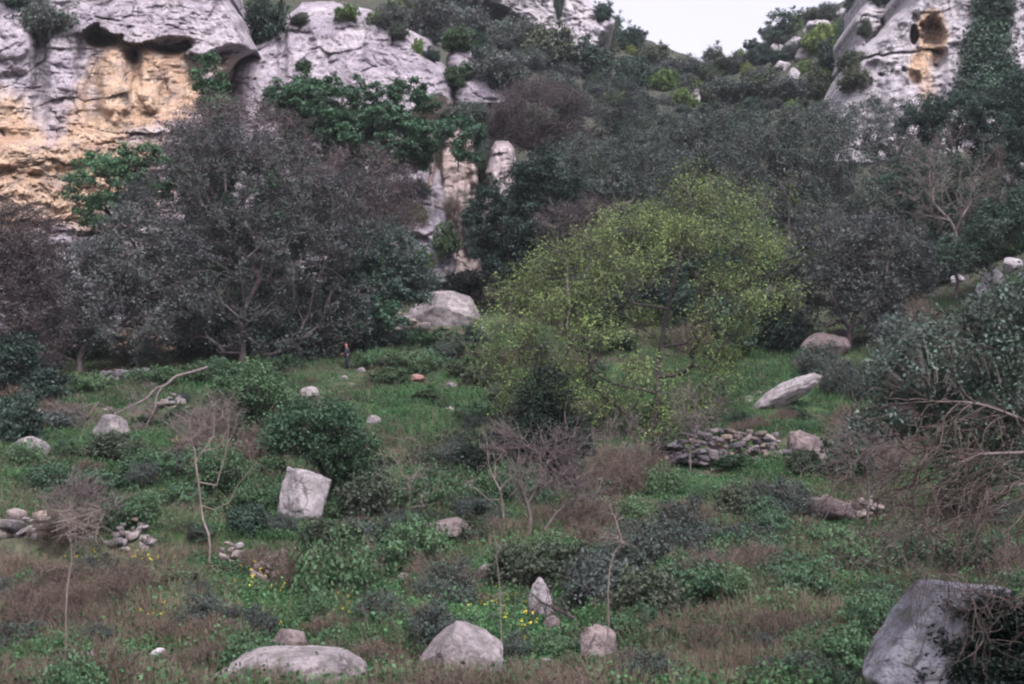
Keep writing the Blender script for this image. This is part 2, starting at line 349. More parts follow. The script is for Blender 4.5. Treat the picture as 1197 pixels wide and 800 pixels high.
def featA(PX, PY, nz):
    roof = np.interp(PX, [-250, 30, 95, 120, 160, 200, 240, 300], [20, 35, 36, 40, 42, 52, 60, 62]) + 22*nz
    over = 1 - sst(-2, 2.5, PY - roof)                    # grey cap above the overhang
    inx = sst(88, 98, PX + 8*nz) * (1 - sst(232, 240, PX + 6*nz))
    d = -.9*over*sst(60, 95, PX)
    rec = (1-over) * inx * (1 - sst(0, 110, PY - roof))
    d = d + 2.0*rec
    d += 2.6*ell(PX, PY, 121, 47, 15, 7, .4, .7*nz) + 1.6*ell(PX, PY, 156, 66, 7, 9, .5, .8*nz) + 2.2*ell(PX, PY, 200, 53, 24, 9, .4, .4*nz)
    d += 3.5*ell(PX, PY, 272, 68, 26, 12, .4, .3*nz)
    # stepped pillars inside the recess
    d -= 1.3*ell(PX, PY, 133, 95, 15, 42, .35, .4*nz) + .9*ell(PX, PY, 150, 118, 34, 14, .4, .4*nz) + 1.0*ell(PX, PY, 176, 90, 16, 36, .35, .4*nz)
    d += .9*ell(PX, PY, 160, 95, 6, 40, .5, .5*nz) + .8*ell(PX, PY, 192, 112, 7, 16, .4, .5*nz)
    d += 1.1*ell(PX, PY, 108, 110, 8, 50, .5, .4*nz)
    d += 1.8*ell(PX, PY, 47, 75, 9, 60, .6, .4*nz) - 1.8*ell(PX, PY, 12, 50, 26, 30, .35, .4*nz) - .9*ell(PX, PY, 72, 85, 20, 50, .5, .4*nz)
    # layered foot of the face
    lay = sst(150, 190, PY + .15*PX)
    st = ((PY + .10*PX + 14*nz) / 17.0) % 1.0
    d += lay * (.35*sst(.25, .75, st) + .2*sst(.3, .6, (st*2.7 + 2*nz) % 1) - 1.8)
    d += .9*ell(PX, PY, 30, 160, 60, 8, .6, .8*nz)+.8*ell(PX, PY, 20, 205, 50, 7, .6, .8*nz)
    d += 3.5*ell(PX, PY, 130, 422, 70, 12, .4, .3*nz)
    o = np.maximum(ell(PX, PY, 166, 98, 74, 62, .25, .5*nz), ell(PX, PY, 60, 190, 150, 75, .3, .5*nz)) * (1 - over*.85)
    o = np.maximum(o, ell(PX, PY, 170, 405, 110, 30, .3, .3*nz)); o = np.maximum(o, .8*ell(PX, PY, 265, 80, 22, 16, .3, .4*nz))
    o = o * (1 - .85*ell(PX, PY, 58, 100, 26, 60, .4, .6*nz)) * (1 - .8*ell(PX, PY, 12, 45, 30, 32, .3, .3*nz))
    return d, np.clip(o, 0, 1)
cliff('ochre_cliff', 'tall layered cliff with ochre recess and small caves under a grey overhang', 'cliff',
      {-60: (-250, 255), 0: (-250, 268), 30: (-250, 288), 58: (-250, 302), 72: (-250, 280), 100: (-250, 242), 150: (-250, 238), 250: (-250, 230), 438: (-250, 262)},
      lambda x, y: 95.5 + (435 - y)/490*22 + (x < 400)*np.clip(x-0, -260, 300)*.012, featA, ROCK, 1.05, 16, .8, 12, 1, block=.5)
def featB(PX, PY, nz):
    d = 1.5*ell(PX, PY, 330, 62, 5, 40, .6, .5*nz) + 1.0*ell(PX, PY, 420, 50, 8, 40, .6, .5*nz) + 1.2*np.abs(((PX*.8 - PY*.9 + 30*nz)/46) % 1 - .5)
    return d, .12*ell(PX, PY, 275, 95, 20, 16, .5, nz)
cliff('domed_outcrop', 'pale lilac-grey domed limestone outcrop above the glossy green tree', 'rock outcrop',
      {4: (352, 405), 14: (340, 432), 30: (318, 478), 50: (292, 505), 75: (266, 520), 100: (258, 530), 150: (258, 538), 330: (262, 540)},
      lambda x, y: 116 + np.maximum(210 - y, -60)/205*20, featB, ROCK, 1.3, 26, .9, 9, 5)
cliff('rock_slab', 'purple-grey rock slab peeping out between scrub bushes beside the domed outcrop', 'rock outcrop',
      {54: (528, 558), 64: (522, 585), 80: (520, 602), 120: (528, 598)}, lambda x, y: 131 + (120-y)*.08, None, ROCK, 1.3, 14, .7, 5, 8)
def featD(PX, PY, nz):
    return 2.0*ell(PX, PY, 512, 200, 5, 60, .5, .5*nz) + 1.6*ell(PX, PY, 548, 250, 5, 60, .5, .5*nz), .14*ell(PX, PY, 528, 230, 40, 90, .4, .8*nz)
cliff('gully_cliff', 'brown and cream rock face streaked with soil in the narrow gully', 'cliff',
      {140: (505, 552), 175: (496, 560), 220: (496, 560), 270: (500, 556), 345: (508, 566)}, lambda x, y: 110.5 + (335-y)*.035, featD,
      rockmat('gully_stone', (.40, .335, .325), (.24, .185, .18), sc=1.4, stain=.5), 1.2, 10, .7, 4, 12)
cliff('rock_pinnacle', 'upright cream rock pinnacle below the blue-grey bush at the gully', 'rock outcrop',
      {166: (580, 594), 180: (572, 602), 200: (568, 606), 222: (566, 598), 250: (564, 590)}, lambda x, y: 114 + (240-y)*.05, None, rockmat('pinnacle_stone', (.40, .35, .35), (.25, .20, .205), sc=1.4, stain=.6), 1.1, 9, .9, 3, 15)
cliff('upper_cliff', 'pale grey cliff high on the skyline left of the sky gap', 'cliff',
      {-50: (505, 655), -20: (535, 672), 0: (560, 690), 12: (585, 703), 26: (612, 713), 42: (640, 712), 58: (645, 705), 80: (640, 700)},
      lambda x, y: 188 + (70-y)*.12, lambda X, Y, n: (2.2*np.abs(((X*.6 + Y*.35 + 25*n)/24) % 1 - .5)*1.6 + 2*ell(X, Y, 655, 18, 6, 22, .5, .5*n), 0*X), ROCKR, 1.2, 12, 1.3, 8, 18)
def featF(PX, PY, nz):
    d = 3.4*ell(PX, PY, 1091, 44, 13, 27, .35, .9*nz) + 1.5*ell(PX, PY, 1096, 66, 9, 14, .4, .3*nz) + 4.5*ell(PX, PY, 1068.5, 43, 4, 11, .4, .5*nz)
    d += 2.0*sst(-2, 2, PY - (57 + (1090-PX)*.02)) * ell(PX, PY, 1092, 66, 14, 14, .3)*.6
    d -= 1.4*ell(PX, PY, 1092, 55, 16, 3.5, .5, .3*nz)
    for a, b, c, e in ((1043, 84, 4, 6), (1033, 33, 4, 6), (1045, 26, 5, 4), (1070, 96, 5, 9), (1022, 80, 8, 6), (1056, 82, 3, 3), (1070, 22, 4, 4), (1030, 88, 3, 2), (1095, 80, 5, 5)):
        d += 1.1*ell(PX, PY, a, b, c, e, .6, 1.0*nz)
    line = PY - (62 + (1060-PX)*.18 + 5*nz)
    d += -.9*sst(-1.5, 1.5, line)*(1 - sst(1062, 1075, PX)) + 1.0*ell(PX, line, 1030, 0, 40, 2.2, .6)
    d += 1.2*np.abs(((PX + PY*.55 + 26*nz)/33) % 1 - .5)
    o = np.maximum(ell(PX, PY, 1090, 42, 19, 35, .15, .3*nz), ell(PX, PY, 1074, 76, 13, 22, .35, .5*nz)); o = np.maximum(o, .7*ell(PX, PY, 1082, 102, 9, 26, .5, .5*nz))
    return d, o
cliff('white_cliff', 'white pitted limestone cliff with a rust-orange cave hollow', 'cliff',
      {-60: (1078, 1400), -10: (1063, 1400), 10: (1056, 1400), 35: (1032, 1400), 60: (1005, 1400), 95: (987, 1400), 130: (972, 1400), 190: (965, 1400)},
      lambda x, y: 136 + (190-y)*.035 + (1197-x)*.05, featF, ROCKR, 1.1, 16, .7, 10, 22, block=.25, bed=.15)
cliff('ridge_rock', 'narrow pale rock rib with tufts beside the white cliff at the skyline', 'rock outcrop',
      {-20: (1012, 1062), 5: (1006, 1050), 25: (1002, 1036), 52: (998, 1018), 70: (996, 1008)}, lambda x, y: 168 + (60-y)*.08, None, ROCKR, 1.2, 10, 1.2, 6, 27)
print('cliffs', time.time() - T00)
# ------------------------------------------------------------------ boulders
CLEAR = []; FRONT = {}
def ico(n):
    import bmesh
    bm = bmesh.new(); bmesh.ops.create_icosphere(bm, subdivisions=n, radius=1)
    V = np.array([v.co[:] for v in bm.verts]); Fc = np.array([[v.index for v in f.verts] for f in bm.faces]); bm.free(); return V, Fc
ICO = {n: ico(n) for n in (2, 3, 4, 5)}
def blockshape(dims, seed):
    rg = np.random.default_rng(seed); V, Fc = ICO[3]; V = V / ((np.abs(V)**6).sum(1)**(1/6))[:, None]; V = V * .85
    sk = np.eye(3) + rg.normal(size=(3, 3))*.16; V = V @ sk
    for _ in range(4):
        n = unit(rg.normal(size=3)); h = V @ n; V = V - n[None]*np.maximum(h - rg.uniform(.72, .95), 0)[:, None]
    return (V + .05*fbm(V*2.2 + seed, 3, seed)[:, None]*V) * (np.array(dims)/2), Fc
def rockshape(dims, seed, sub=4, planes=9, rough=.10, cuts=()):
    rg = np.random.default_rng(seed); V, Fc = ICO[sub]; V = V.copy()
    ns = unit(rg.normal(size=(planes, 3))); ds = rg.uniform(.58, .88, planes)
    for n, d in [(ns[i], ds[i]) for i in range(planes)] + [(np.array(c[:3])/np.linalg.norm(c[:3]), c[3]) for c in cuts]:
        h = V @ n; V = V - n[None] * np.maximum(h - d, 0)[:, None] * .97
    V = V * (1 + rough*fbm(V*1.6 + seed, 4, seed)[:, None] + .5*rough*fbm(V*5 + seed, 4, seed+5, True)[:, None] - .045*sst(.72, .95, fbm(V*1.7 + seed*3, 2, seed+9, True))[:, None])
    return V * (np.array(dims) / 2), Fc
def boulder(name, label, px, pyb, w, h, seed, mat=None, sub=4, planes=8, rough=.1, cuts=(), rot=0, deep=.8, Y=None, group=None, cat='boulder', tilt=0, thin=1.0):
    p = hit(px, pyb) if Y is None else P(px, pyb, Y)
    if Y is not None: p[2] = min(p[2], float(ground(p[0], p[1])[0]) - .2)
    s = p[1] / F; W, H = w*s, h*s
    V, Fc = rockshape((W*1.06, W*deep, H*1.35*thin), seed, sub, planes, rough, cuts)
    c, sn = math.cos(tilt), math.sin(tilt); V = V @ np.array([[c, 0, -sn], [0, 1, 0], [sn, 0, c]])
    c, sn = math.cos(rot), math.sin(rot); V = V @ np.array([[c, sn, 0], [-sn, c, 0], [0, 0, 1]])
    z1 = V[:, 2].max(); V[:, 2] += H - z1
    o = obj(name, mesh(name, V, Fc, mat or BOULD, {'ochre': np.zeros(len(V))}, smooth=True), None, p + [0, W*deep*.22, 0]); CLEAR.append((p[0], p[1] + W*deep*.2, W*.5 if w > 55 else W*.25))
    FRONT[label] = (p + [0, W*deep*.22, 0] + V.min(0))[1]; tag(o, label, cat, group); return o
boulder('boulder', 'big rounded pale pinkish boulder in the foreground grass', 541, 803, 102, 73, 3, planes=5, cuts=((-.75, -.2, .6, .72), (.5, -.3, .75, .7), (0, -1, .2, .75), (1, -.1, .1, .88)), sub=5, rough=.07)
boulder('boulder', 'broad flat-topped grey boulder cut by the bottom edge of the photo', 338, 815, 166, 52, 5, planes=4, cuts=((0, -.1, 1, .72), (-.8, -.2, .6, .75)), sub=5, rough=.08, deep=.7)
boulder('boulder', 'small rounded end of grey boulder at the bottom beside the big pale one', 402, 806, 44, 34, 6, planes=5, sub=4, deep=.8, mat=MOSSY)
boulder('boulder', 'large leaning lichen-streaked grey boulder half covered by dark ivy bush', 1112, 830, 186, 142, 9, rockmat('striped_boulder_stone', (.47, .45, .50), (.27, .26, .30), sc=2.4, stain=.5, lich=.8, moss=.5), planes=2, cuts=((-.80, -.1, .60, .42), (-.55, -.75, .35, .52), (.05, -.05, 1, .62), (0, -1, .1, .7), (1, 0, 0, .9)), sub=5, rough=.08, deep=.8)
boulder('boulder', 'huge angular cream boulder resting below the gully', 519, 381, 84, 45, 12, planes=3, cuts=((-.62, -.45, .66, .55), (.35, -.62, .72, .5), (.9, -.2, .35, .78), (-.15, -1, -.25, .62), (0, -.4, 1, .72)), sub=5, rough=.06, deep=.7)
boulder('boulder', 'thin pale rock splinter behind the huge angular boulder', 560, 352, 22, 10, 13, planes=5, deep=.6, tilt=.5)
boulder('boulder', 'low orange-brown stone near the huge angular boulder', 574, 352, 26, 11, 14, rockmat('orange_stone', (.26, .17, .13), (.17, .11, .085), sc=2), planes=6, deep=.6)
boulder('boulder', 'blocky two-toned boulder with an ivy bush growing on its top', 352, 608, 68, 62, 17, MIDST, planes=5, cuts=((.5, -.75, .45, .45), (-.75, -.65, .25, .5), (1, -.1, -.12, .76), (-1, 0, .05, .76), (.3, -.1, 1, .55)), sub=5, rough=.13, deep=.75)
boulder('boulder', 'rounded grey-brown boulder at the foot of the grey tree', 968, 422, 56, 36, 19, BROWNR, planes=9, cuts=((-.6, -.3, .7, .7),), rough=.08)
boulder('boulder', 'smaller dark rock leaning behind the rounded grey-brown boulder', 985, 408, 30, 24, 20, DARKST, planes=7)
boulder('boulder', 'long slanting white boulder on the grass below the grey-brown one', 922, 480, 84, 44, 23, MIDST, planes=7, tilt=-.5, thin=.42, deep=.45, sub=5, rough=.14)
boulder('boulder', 'flat dark slab lying in weeds beside the forked bare saplings', 524, 632, 58, 26, 26, BROWNR, planes=9, cuts=((0, -.2, 1, .5), (0, -1, 0, .6)), tilt=-.12, deep=.8)
boulder('boulder', 'mossy grey rock beside the tall thin foreground sapling', 700, 772, 44, 40, 28, BROWNR, planes=10, rough=.2)
boulder('boulder', 'pale speckled rock behind the black fallen branch', 632, 724, 26, 48, 31, MIDST, planes=8, rough=.2)
boulder('boulder', 'low brown rock at the foot of the speckled one', 646, 738, 24, 18, 32, BROWNR, planes=8, rough=.15)
boulder('boulder', 'brown rock ledge crumbling out of the right-hand bank', 946, 542, 52, 40, 34, BROWNR, planes=16, rough=.32)
boulder('boulder', 'grey jagged rock in the low rubble bank on the right', 972, 610, 62, 32, 35, BROWNR, planes=18, rough=.32, tilt=.2)
boulder('boulder', 'white rounded rock at the right edge beside the dark trees', 1192, 214, 34, 28, 37, ROCKR, planes=6)
boulder('boulder', 'bright white rock on the right-hand slope above the leafy foreground tree', 1163, 338, 30, 24, 38, ROCKR, planes=7)
boulder('boulder', 'small white stone beside the bright rock of the right-hand slope', 1148, 346, 14, 14, 39, ROCKR, planes=7)
boulder('boulder', 'pale rock farther up the right edge slope', 1184, 318, 26, 18, 40, ROCKR, planes=7)
boulder('boulder', 'small pale stone lying in ivy on the right-hand slope', 1120, 332, 18, 12, 41, ROCKR, planes=7)
boulder('boulder', 'small cream rock between the dark ivy bush and grass', 361, 468, 22, 17, 43, planes=7)
boulder('boulder', 'grey weathered rock beneath the fallen bare branch', 125, 512, 46, 28, 45, planes=7, rough=.15)
boulder('boulder', 'pale grey rock at the left edge below the dark tree', 32, 540, 46, 30, 46, planes=7, rough=.15)
boulder('boulder', 'white small rock above the pale grey rock of the left edge', 44, 488, 18, 10, 47, ROCKR, planes=7)
boulder('boulder', 'small round pale stone lying alone on green herbs', 149, 519, 13, 9, 48, ROCKR, planes=5)
boulder('boulder', 'small pale stone standing in grass below the huge angular boulder', 564, 392, 9, 10, 49, planes=5)
boulder('boulder', 'small white stone on the grass path below the rock pile', 483, 420, 15, 9, 50, ROCKR, planes=7)
boulder('boulder', 'reddish stone lying on the grass terrace', 486, 446, 20, 9, 51, rockmat('reddish_stone', (.36, .22, .19), (.25, .14, .12), sc=2), planes=7)
boulder('boulder', 'tan stone on the grass terrace beside the spring tree', 528, 454, 13, 7, 52, planes=7)
boulder('boulder', 'grey-pink stone at the near edge of the grass terrace', 437, 497, 16, 12, 53, planes=7)
boulder('boulder', 'pinkish stone near the walking person, the higher of two', 422, 436, 11, 7, 54, planes=7)
boulder('boulder', 'pale stone just below the walking person', 403, 444, 9, 6, 55, planes=7)
boulder('boulder', 'low purple-grey rock among weeds above the flat-topped boulder', 338, 762, 44, 26, 57, BROWNR, planes=8, rough=.15)
boulder('boulder', 'half-buried pale rock in brown brush near the bottom left', 108, 785, 54, 22, 58, planes=8, rough=.15)
boulder('boulder', 'narrow white stone tilted beside the brown brush', 183, 770, 22, 12, 59, ROCKR, planes=7, tilt=-.5)
boulder('boulder', 'small grey stone under the tilted white one', 170, 780, 16, 10, 60, planes=7)
boulder('boulder', 'small rock in scrub with a bare twig beside it', 472, 684, 18, 14, 61, planes=7)
boulder('boulder', 'brown rock hidden in scrub beside a pale thin sapling', 572, 678, 28, 18, 62, BROWNR, planes=8)
boulder('boulder', 'cream stone below the yellow flowers right of the big pale boulder', 640, 778, 14, 8, 63, planes=7)
for i, (x, y, w, h) in enumerate(((931, 47, 22, 14), (942, 68, 24, 12), (928, 96, 14, 15), (962, 24, 34, 11), (916, 84, 16, 11), (908, 62, 14, 10), (990, 20, 26, 10), (945, 40, 12, 9))):
    boulder('rock_outcrop', ['white rock block of the skyline ridge, below the lone tree', 'wide white rock in scrub under the skyline tree', 'small upright white rock lowest on the far ridge', 'long white ledge forming the skyline of the far ridge', 'pale rock on the lower left flank of the far ridge', 'grey rock right under the lone skyline tree', 'white ledge joining the far ridge to the rock rib', 'small white rock behind the block under the skyline tree'][i],
            x, y, w*1.2, h*1.25, 70+i, ROCKR, planes=15, rough=.28, cat='rock outcrop', Y=None if y > 58 else 222 + i)
boulder('rock_outcrop', 'pale rock scar among bushes in the middle of the far slope', 742, 126, 22, 10, 80, ROCKR, planes=8, rough=.2, cat='rock outcrop')
boulder('rock_outcrop', 'narrow pale rock strip running down the far slope', 812, 122, 14, 20, 81, ROCKR, planes=8, rough=.2, cat='rock outcrop', tilt=.4)
def stones(name, label, spots, mat, seed, cat='stone wall'):
    """dry stones heaped along a line, one mesh; spots = (px, py, size px)"""
    rg = np.random.default_rng(seed); parts = []; b = hit(spots[0][0], max(s[1] for s in spots))
    oc = []; CLEAR.append((b[0], b[1] - .9, (max(q[0] for q in spots) - min(q[0] for q in spots))*.55*b[1]/F))
    for k, (x, y, s) in enumerate(spots):
        Y = b[1] + rg.uniform(-.25, .35) + (max(q[1] for q in spots) - y) * .012; p = P(x, y, Y); w = s*Y/F
        V, Fc = blockshape((w*rg.uniform(.9, 1.7), w*1.1, w*rg.uniform(.5, .9)), seed*100+k)
        a = rg.uniform(0, 3); V = V @ np.array([[math.cos(a), math.sin(a), 0], [-math.sin(a), math.cos(a), 0], [0, 0, 1]]); a = rg.normal()*.25; V = V @ np.array([[math.cos(a), 0, -math.sin(a)], [0, 1, 0], [math.sin(a), 0, math.cos(a)]])
        parts.append((V + p - b, Fc)); oc.append(np.full(len(V), max(0, rg.normal()*.22)))
    V, Fc = cat_mesh(parts); o = obj(name, mesh(name, V, Fc, mat, {'ochre': np.concatenate(oc)}, smooth=False), None, b - np.array([0, 0, .03])); tag(o, label, cat); return o
def heap(x0, x1, y0, y1, s, seed, peak=.5):
    rg = np.random.default_rng(seed); out = []; y = y1
    while y > y0:
        t = (y1 - y) / max(y1 - y0, 1); m = .5*(x1-x0)*(1-t*peak); c = (x0+x1)/2 + rg.uniform(-.1, .1)*(x1-x0)*t; x = c - m
        while x < c + m:
            q = s*(.45 + 1.3*rg.beta(1.3, 2.2)); 
            if rg.random() > .06 + .15*t: out.append((x + q/2, y + rg.normal()*s*.28, q))
            x += q*rg.uniform(.5, .85)
        y -= s*rg.uniform(.45, .7)
    return out
stones('dry_stone_wall', 'collapsed dry stone wall end left of the bare pale tree', heap(124, 188, 612, 640, 12, 1), BOULD, 1)
stones('dry_stone_wall', 'short dry stone stack just right of the bare pale tree', heap(255, 283, 630, 652, 9, 2), BOULD, 2)
stones('dry_stone_wall', 'heap of flat brown wall stones above the yellow flowers', heap(292, 342, 642, 674, 11, 3), BROWNR, 3)
stones('dry_stone_wall', 'overgrown wall stones at the left edge behind brown brush', heap(-20, 62, 600, 622, 15, 4, .3), BOULD, 4)
stones('dry_stone_wall', 'dark rubble wall across the terrace below the spring tree', heap(772, 922, 506, 538, 8, 5, .35), DARKST, 5)
stones('dry_stone_wall', 'small stone pile left of the huge angular boulder', heap(452, 492, 366, 386, 7, 6, .4), BOULD, 6)
stones('rubble_pile', 'grey rubble pile under the big left tree beside the ochre cave', heap(112, 182, 432, 446, 8, 7, .4), DARKST, 7, 'rubble')
stones('rubble_pile', 'loose cream rubble on the bare bank at the right', heap(985, 1032, 582, 602, 8, 8, .3), BOULD, 8, 'rubble')
stones('rubble_pile', 'scattered wall stones at the foot of the fallen bare branch', heap(180, 214, 462, 474, 8, 9, .3), BOULD, 9, 'rubble')
print('rocks', time.time() - T00)
# ------------------------------------------------------------------ plants
def skeleton(base_pts, ells, n, seed, kpath=.35, shell=.6, seg=.7, warp=.25, wf=.5):
    """grow a branching frame: points in the crown join the nearest (by length back to the root) part of the frame"""
    rg = np.random.default_rng(seed); pts = []; vol = np.array([e[3]*e[4]*e[5] for e in ells]); vol = vol**.8 / (vol**.8).sum()
    for e, v in zip(ells, vol):
        k = max(3, int(n*v)); d = unit(rg.normal(size=(k, 3))); r = rg.uniform(0, 1, k)[:, None]**(1/3*(1-shell) + .12*shell)
        pts.append(np.array(e[:3]) + d*r*np.array(e[3:]))
    pts = np.concatenate(pts)
    M = len(pts)*8 + 400; nd = np.zeros((M, 3)); par = np.full(M, -1); pl = np.zeros(M); c = 0
    for chain in base_pts:                                   # trunk lines: list of points, first chain starts at the root
        for q in chain:
            q = np.array(q, float)
            if c == 0: nd[0] = q; c = 1; continue
            k = int(np.argmin(np.linalg.norm(nd[:c] - q, axis=1))) if q is not None else 0
            L = np.linalg.norm(q - nd[k])
            if L < 1e-6: continue
            m = max(1, int(L/seg))
            for j in range(1, m+1):
                nd[c] = nd[k] + (q - nd[k])*j/m if j == m else (nd[k] + (q - nd[k])*j/m)
                par[c] = k if j == 1 else c-1; pl[c] = pl[par[c]] + np.linalg.norm(nd[c]-nd[par[c]]); c += 1
    root = nd[0]; order = np.argsort(np.linalg.norm(pts - root, axis=1)); tips = []
    for i in order:
        q = pts[i]; dist = np.linalg.norm(nd[:c] - q, axis=1); k = int(np.argmin(dist + kpath*pl[:c])); L = dist[k]
        m = min(6, max(1, int(L/seg))); a = nd[k].copy(); 
        for j in range(1, m+1):
            t = j/m; w = a + (q-a)*t; w[2] += .10*L*math.sin(math.pi*t)
            nd[c] = w; par[c] = k if j == 1 else c-1; pl[c] = pl[par[c]] + np.linalg.norm(w-nd[par[c]]); c += 1
        tips.append(c-1)
    nd = nd[:c]; par = par[:c]; cnt = np.zeros(c); cnt[tips] = 1
    for i in range(c-1, 0, -1): cnt[par[i]] += cnt[i]
    off = np.stack([vnoise(nd*wf + 3.3, seed), vnoise(nd*wf + 9.1, seed+1), vnoise(nd*wf + 17.7, seed+2)], 1)*warp
    off *= np.clip(np.linalg.norm(nd - root, axis=1)/1.5, 0, 1)[:, None]
    nd = nd + off
    return nd, par, np.maximum(cnt, 1), np.array(tips)
STY = dict(
 #           leaf      bark    leafsize per-tip twigs twigL twigR up
 carob=     ('carob', B_PURP, .18, 80, 3, .8, .011),
 greycarob= ('greycarob', B_PURP, .17, 72, 4, .9, .012),
 green=     ('green', B_DARK, .22, 110, 1, .6, .01),
 dark=      ('dark', B_DARK, .19, 88, 2, .7, .01),
 olive=     ('olive', B_PURP, .165, 84, 3, .9, .011),
 purple=    ('purple', B_PURP, .13, 60, 7, 1.1, .013),
 almond=    ('almond', B_DARK, .118, 54, 5, 1.2, .010),
 bare=      ('purple', B_PURP, .1, 0, 5, .9, .010),
 pale=      ('purple', B_PALE, .1, 0, 4, .42, .005),
 ivy=       ('ivy', B_DARK, .13, 40, 1, .4, .006),
 darkivy=   ('darkivy', B_DARK, .12, 40, 1, .4, .006))
def grow(base_pts, ells, n, sty, seed, tip=.011, leafmul=1.0, spread=.36, kpath=.35, shell=.6, warp=.25, twup=.4, thick=.014, seg=.7, wf=.5, lsize=1.0, rexp=.47):
    rg = np.random.default_rng(seed+500); leaf, bark, ls, lp, tw, tl, tr = STY[sty]
    nd, par, cnt, tips = skeleton(base_pts, ells, n, seed, kpath, shell, seg, warp, wf)
    rad = tip * cnt**rexp; i = np.arange(1, len(nd)); A, B = nd[par[i]], nd[i]
    ra = np.minimum(rad[par[i]], rad[i]*1.5); rb = rad[i]; big = rb > thick*1.6
    out = {}
    tube = [tubes(A[big], B[big], ra[big], rb[big], 6)] if big.any() else []
    small = [tubes(A[~big], B[~big], ra[~big], rb[~big], 3)]
    cen = np.mean([e[:3] for e in ells], 0)
    ends = nd[tips]; src = ends
    if tw:
        k = np.repeat(np.arange(len(ends)), tw); d = rg.normal(size=(len(k), 3))*.75 + unit(ends[k]-cen)*.6; d[:, 2] += twup; d = unit(d)
        L = tl*rg.uniform(.4, 1.1, len(k))[:, None]; mid = ends[k] + d*L*.55 + rg.normal(size=(len(k), 3))*.06*L
        e2 = mid + unit(d + rg.normal(size=(len(k), 3))*.45)*L*.5
        small += [tubes(ends[k], mid, tr, tr*.75, 3), tubes(mid, e2, tr*.75, tr*.4, 3)]
        src = np.concatenate([ends, mid, e2, e2])
    nl = int(lp*len(ends)*leafmul)
    if not nl or (len(ends) < 200 and sty != '_'):
        out['branches'] = mesh('branches', *cat_mesh(tube + small), bark)
    if not nl: return out
    if False: return {'branches': mesh('branches', *cat_mesh(tube + small), bark)}
    if tube and 'branches' not in out: out['trunk'] = mesh('trunk', *cat_mesh(tube), bark, smooth=True)
    if 'branches' not in out: out['twigs'] = mesh('twigs', *cat_mesh(small), bark)
    if nl:
        k = rg.integers(0, len(src), nl); C = src[k] + rg.normal(size=(nl, 3))*[1, 1, 1.1 if sty == 'almond' else .6]*spread*.55
        V, Fc = leaves(C, ls*lsize, 1.15, unit(C-cen)*.6, .6, rg)
        cl = .5 + .5*fbm(C*.55, 2, seed+3); rnd = np.clip(.55*cl + .45*rg.uniform(0, 1, nl), 0, 1)
        out['crown'] = mesh('crown', V, Fc, LEAF[leaf], {'rnd': np.repeat(rnd, 4)})
    return out
def put(name, label, cat, loc, parts, group=None, rz=0, sc=1):
    t = thing(name, label, cat, loc, group); t.rotation_euler = (0, 0, rz); t.scale = (sc, sc, sc) if np.isscalar(sc) else sc
    for k, me in parts.items(): obj(k, me, t)
    return t
SEED = [100]
def tree(name, label, Y, bpx, ells, sty, n, trunk=None, cat='tree', group=None, sink=.15, dep=.75, bpy_=None, zb=None, **kw):
    """crown ellipses in photo pixels (cx, cy, rx, ry[, dY]) at distance Y"""
    SEED[0] += 17
    if sty in ('carob', 'greycarob', 'green', 'dark', 'olive', 'purple'): n = int(n*.72)
    if bpy_ is not None: base = hit(bpx, bpy_); Y = base[1]
    else:
        X = P(bpx, 400, Y)[0]; base = np.array([X, Y, float(ground(X, Y)[0])])
    if zb is not None: base[2] = P(bpx, zb, Y)[2]
    base = base - [0, 0, sink]; s = Y/F; E = []
    for e in ells:
        c = P(e[0], e[1], Y) - base; dy = (e[4] if len(e) > 4 else 0)
        E.append((c[0], c[1] + dy, c[2], e[2]*s, min(e[2]*s*dep, 4.5), e[3]*s))
    if trunk is None:
        low = min(e[2]-e[5]*.5 for e in E); cx = np.mean([e[0] for e in E]); trunk = [[(0, 0, 0), (cx*.25, 0, max(low, .3)*.8)]]
    else:
        trunk = [[tuple(P(q[0], q[1], Y + (q[2] if len(q) > 2 else 0)) - base) if not isinstance(q, str) else (0, 0, 0) for q in ch] for ch in trunk]
    return put(name, label, cat, base, grow(trunk, E, n, sty, SEED[0], **kw), group)
O = 'o'
tree('broad_tree', 'broad grey-leaved tree with one pale arching bough, before the ochre cliff', 90, 283,
     [(215, 250, 75, 60), (290, 225, 85, 80), (345, 285, 75, 65), (255, 305, 75, 55), (400, 250, 55, 60, 1), (330, 375, 55, 40), (255, 375, 55, 42), (395, 360, 40, 45), (240, 165, 55, 40, 2)], 'greycarob', 1100,
     [[O, (282, 395), (290, 345), (300, 325)], [(300, 325), (288, 328, -2), (272, 319, -3.4), (250, 313, -3.8), (228, 318, -4), (212, 328, -4), (190, 334, -4), (165, 345, -3.5)], [(300, 325), (310, 300, -2), (296, 280, -3.4), (286, 262, -3.5)], [(300, 325), (330, 315, -2), (342, 300, -3), (338, 330, -3.8), (342, 350, -4)], [(300, 325), (360, 305, -2), (385, 312, -3.2), (405, 328, -3.5)], [(300, 325), (330, 290), (345, 245)], [(300, 325), (270, 285), (255, 240)], [(290, 345), (345, 335), (395, 320)]], thick=.02, warp=.4)
tree('broad_tree', 'drooping dark grey tree with twisted trunks over the ochre cave', 88, 95,
     [(110, 330, 62, 60), (160, 300, 60, 60), (205, 345, 50, 45), (65, 360, 40, 50), (150, 385, 60, 22)], 'greycarob', 700,
     [[O, (92, 425), (105, 400), (130, 375)], [(105, 400), (75, 380)]], warp=.4, twup=-.5)
tree('broad_tree', 'purple-brown twiggy tree crown high behind the arching bough', 97, 265, [(270, 155, 62, 42), (225, 185, 45, 40), (330, 175, 45, 40)], 'purple', 420)
tree('broad_tree', 'reddish purple bare-twigged tree below the glossy green tree', 95, 415, [(420, 215, 58, 42), (385, 240, 45, 45), (455, 245, 32, 40)], 'purple', 430)
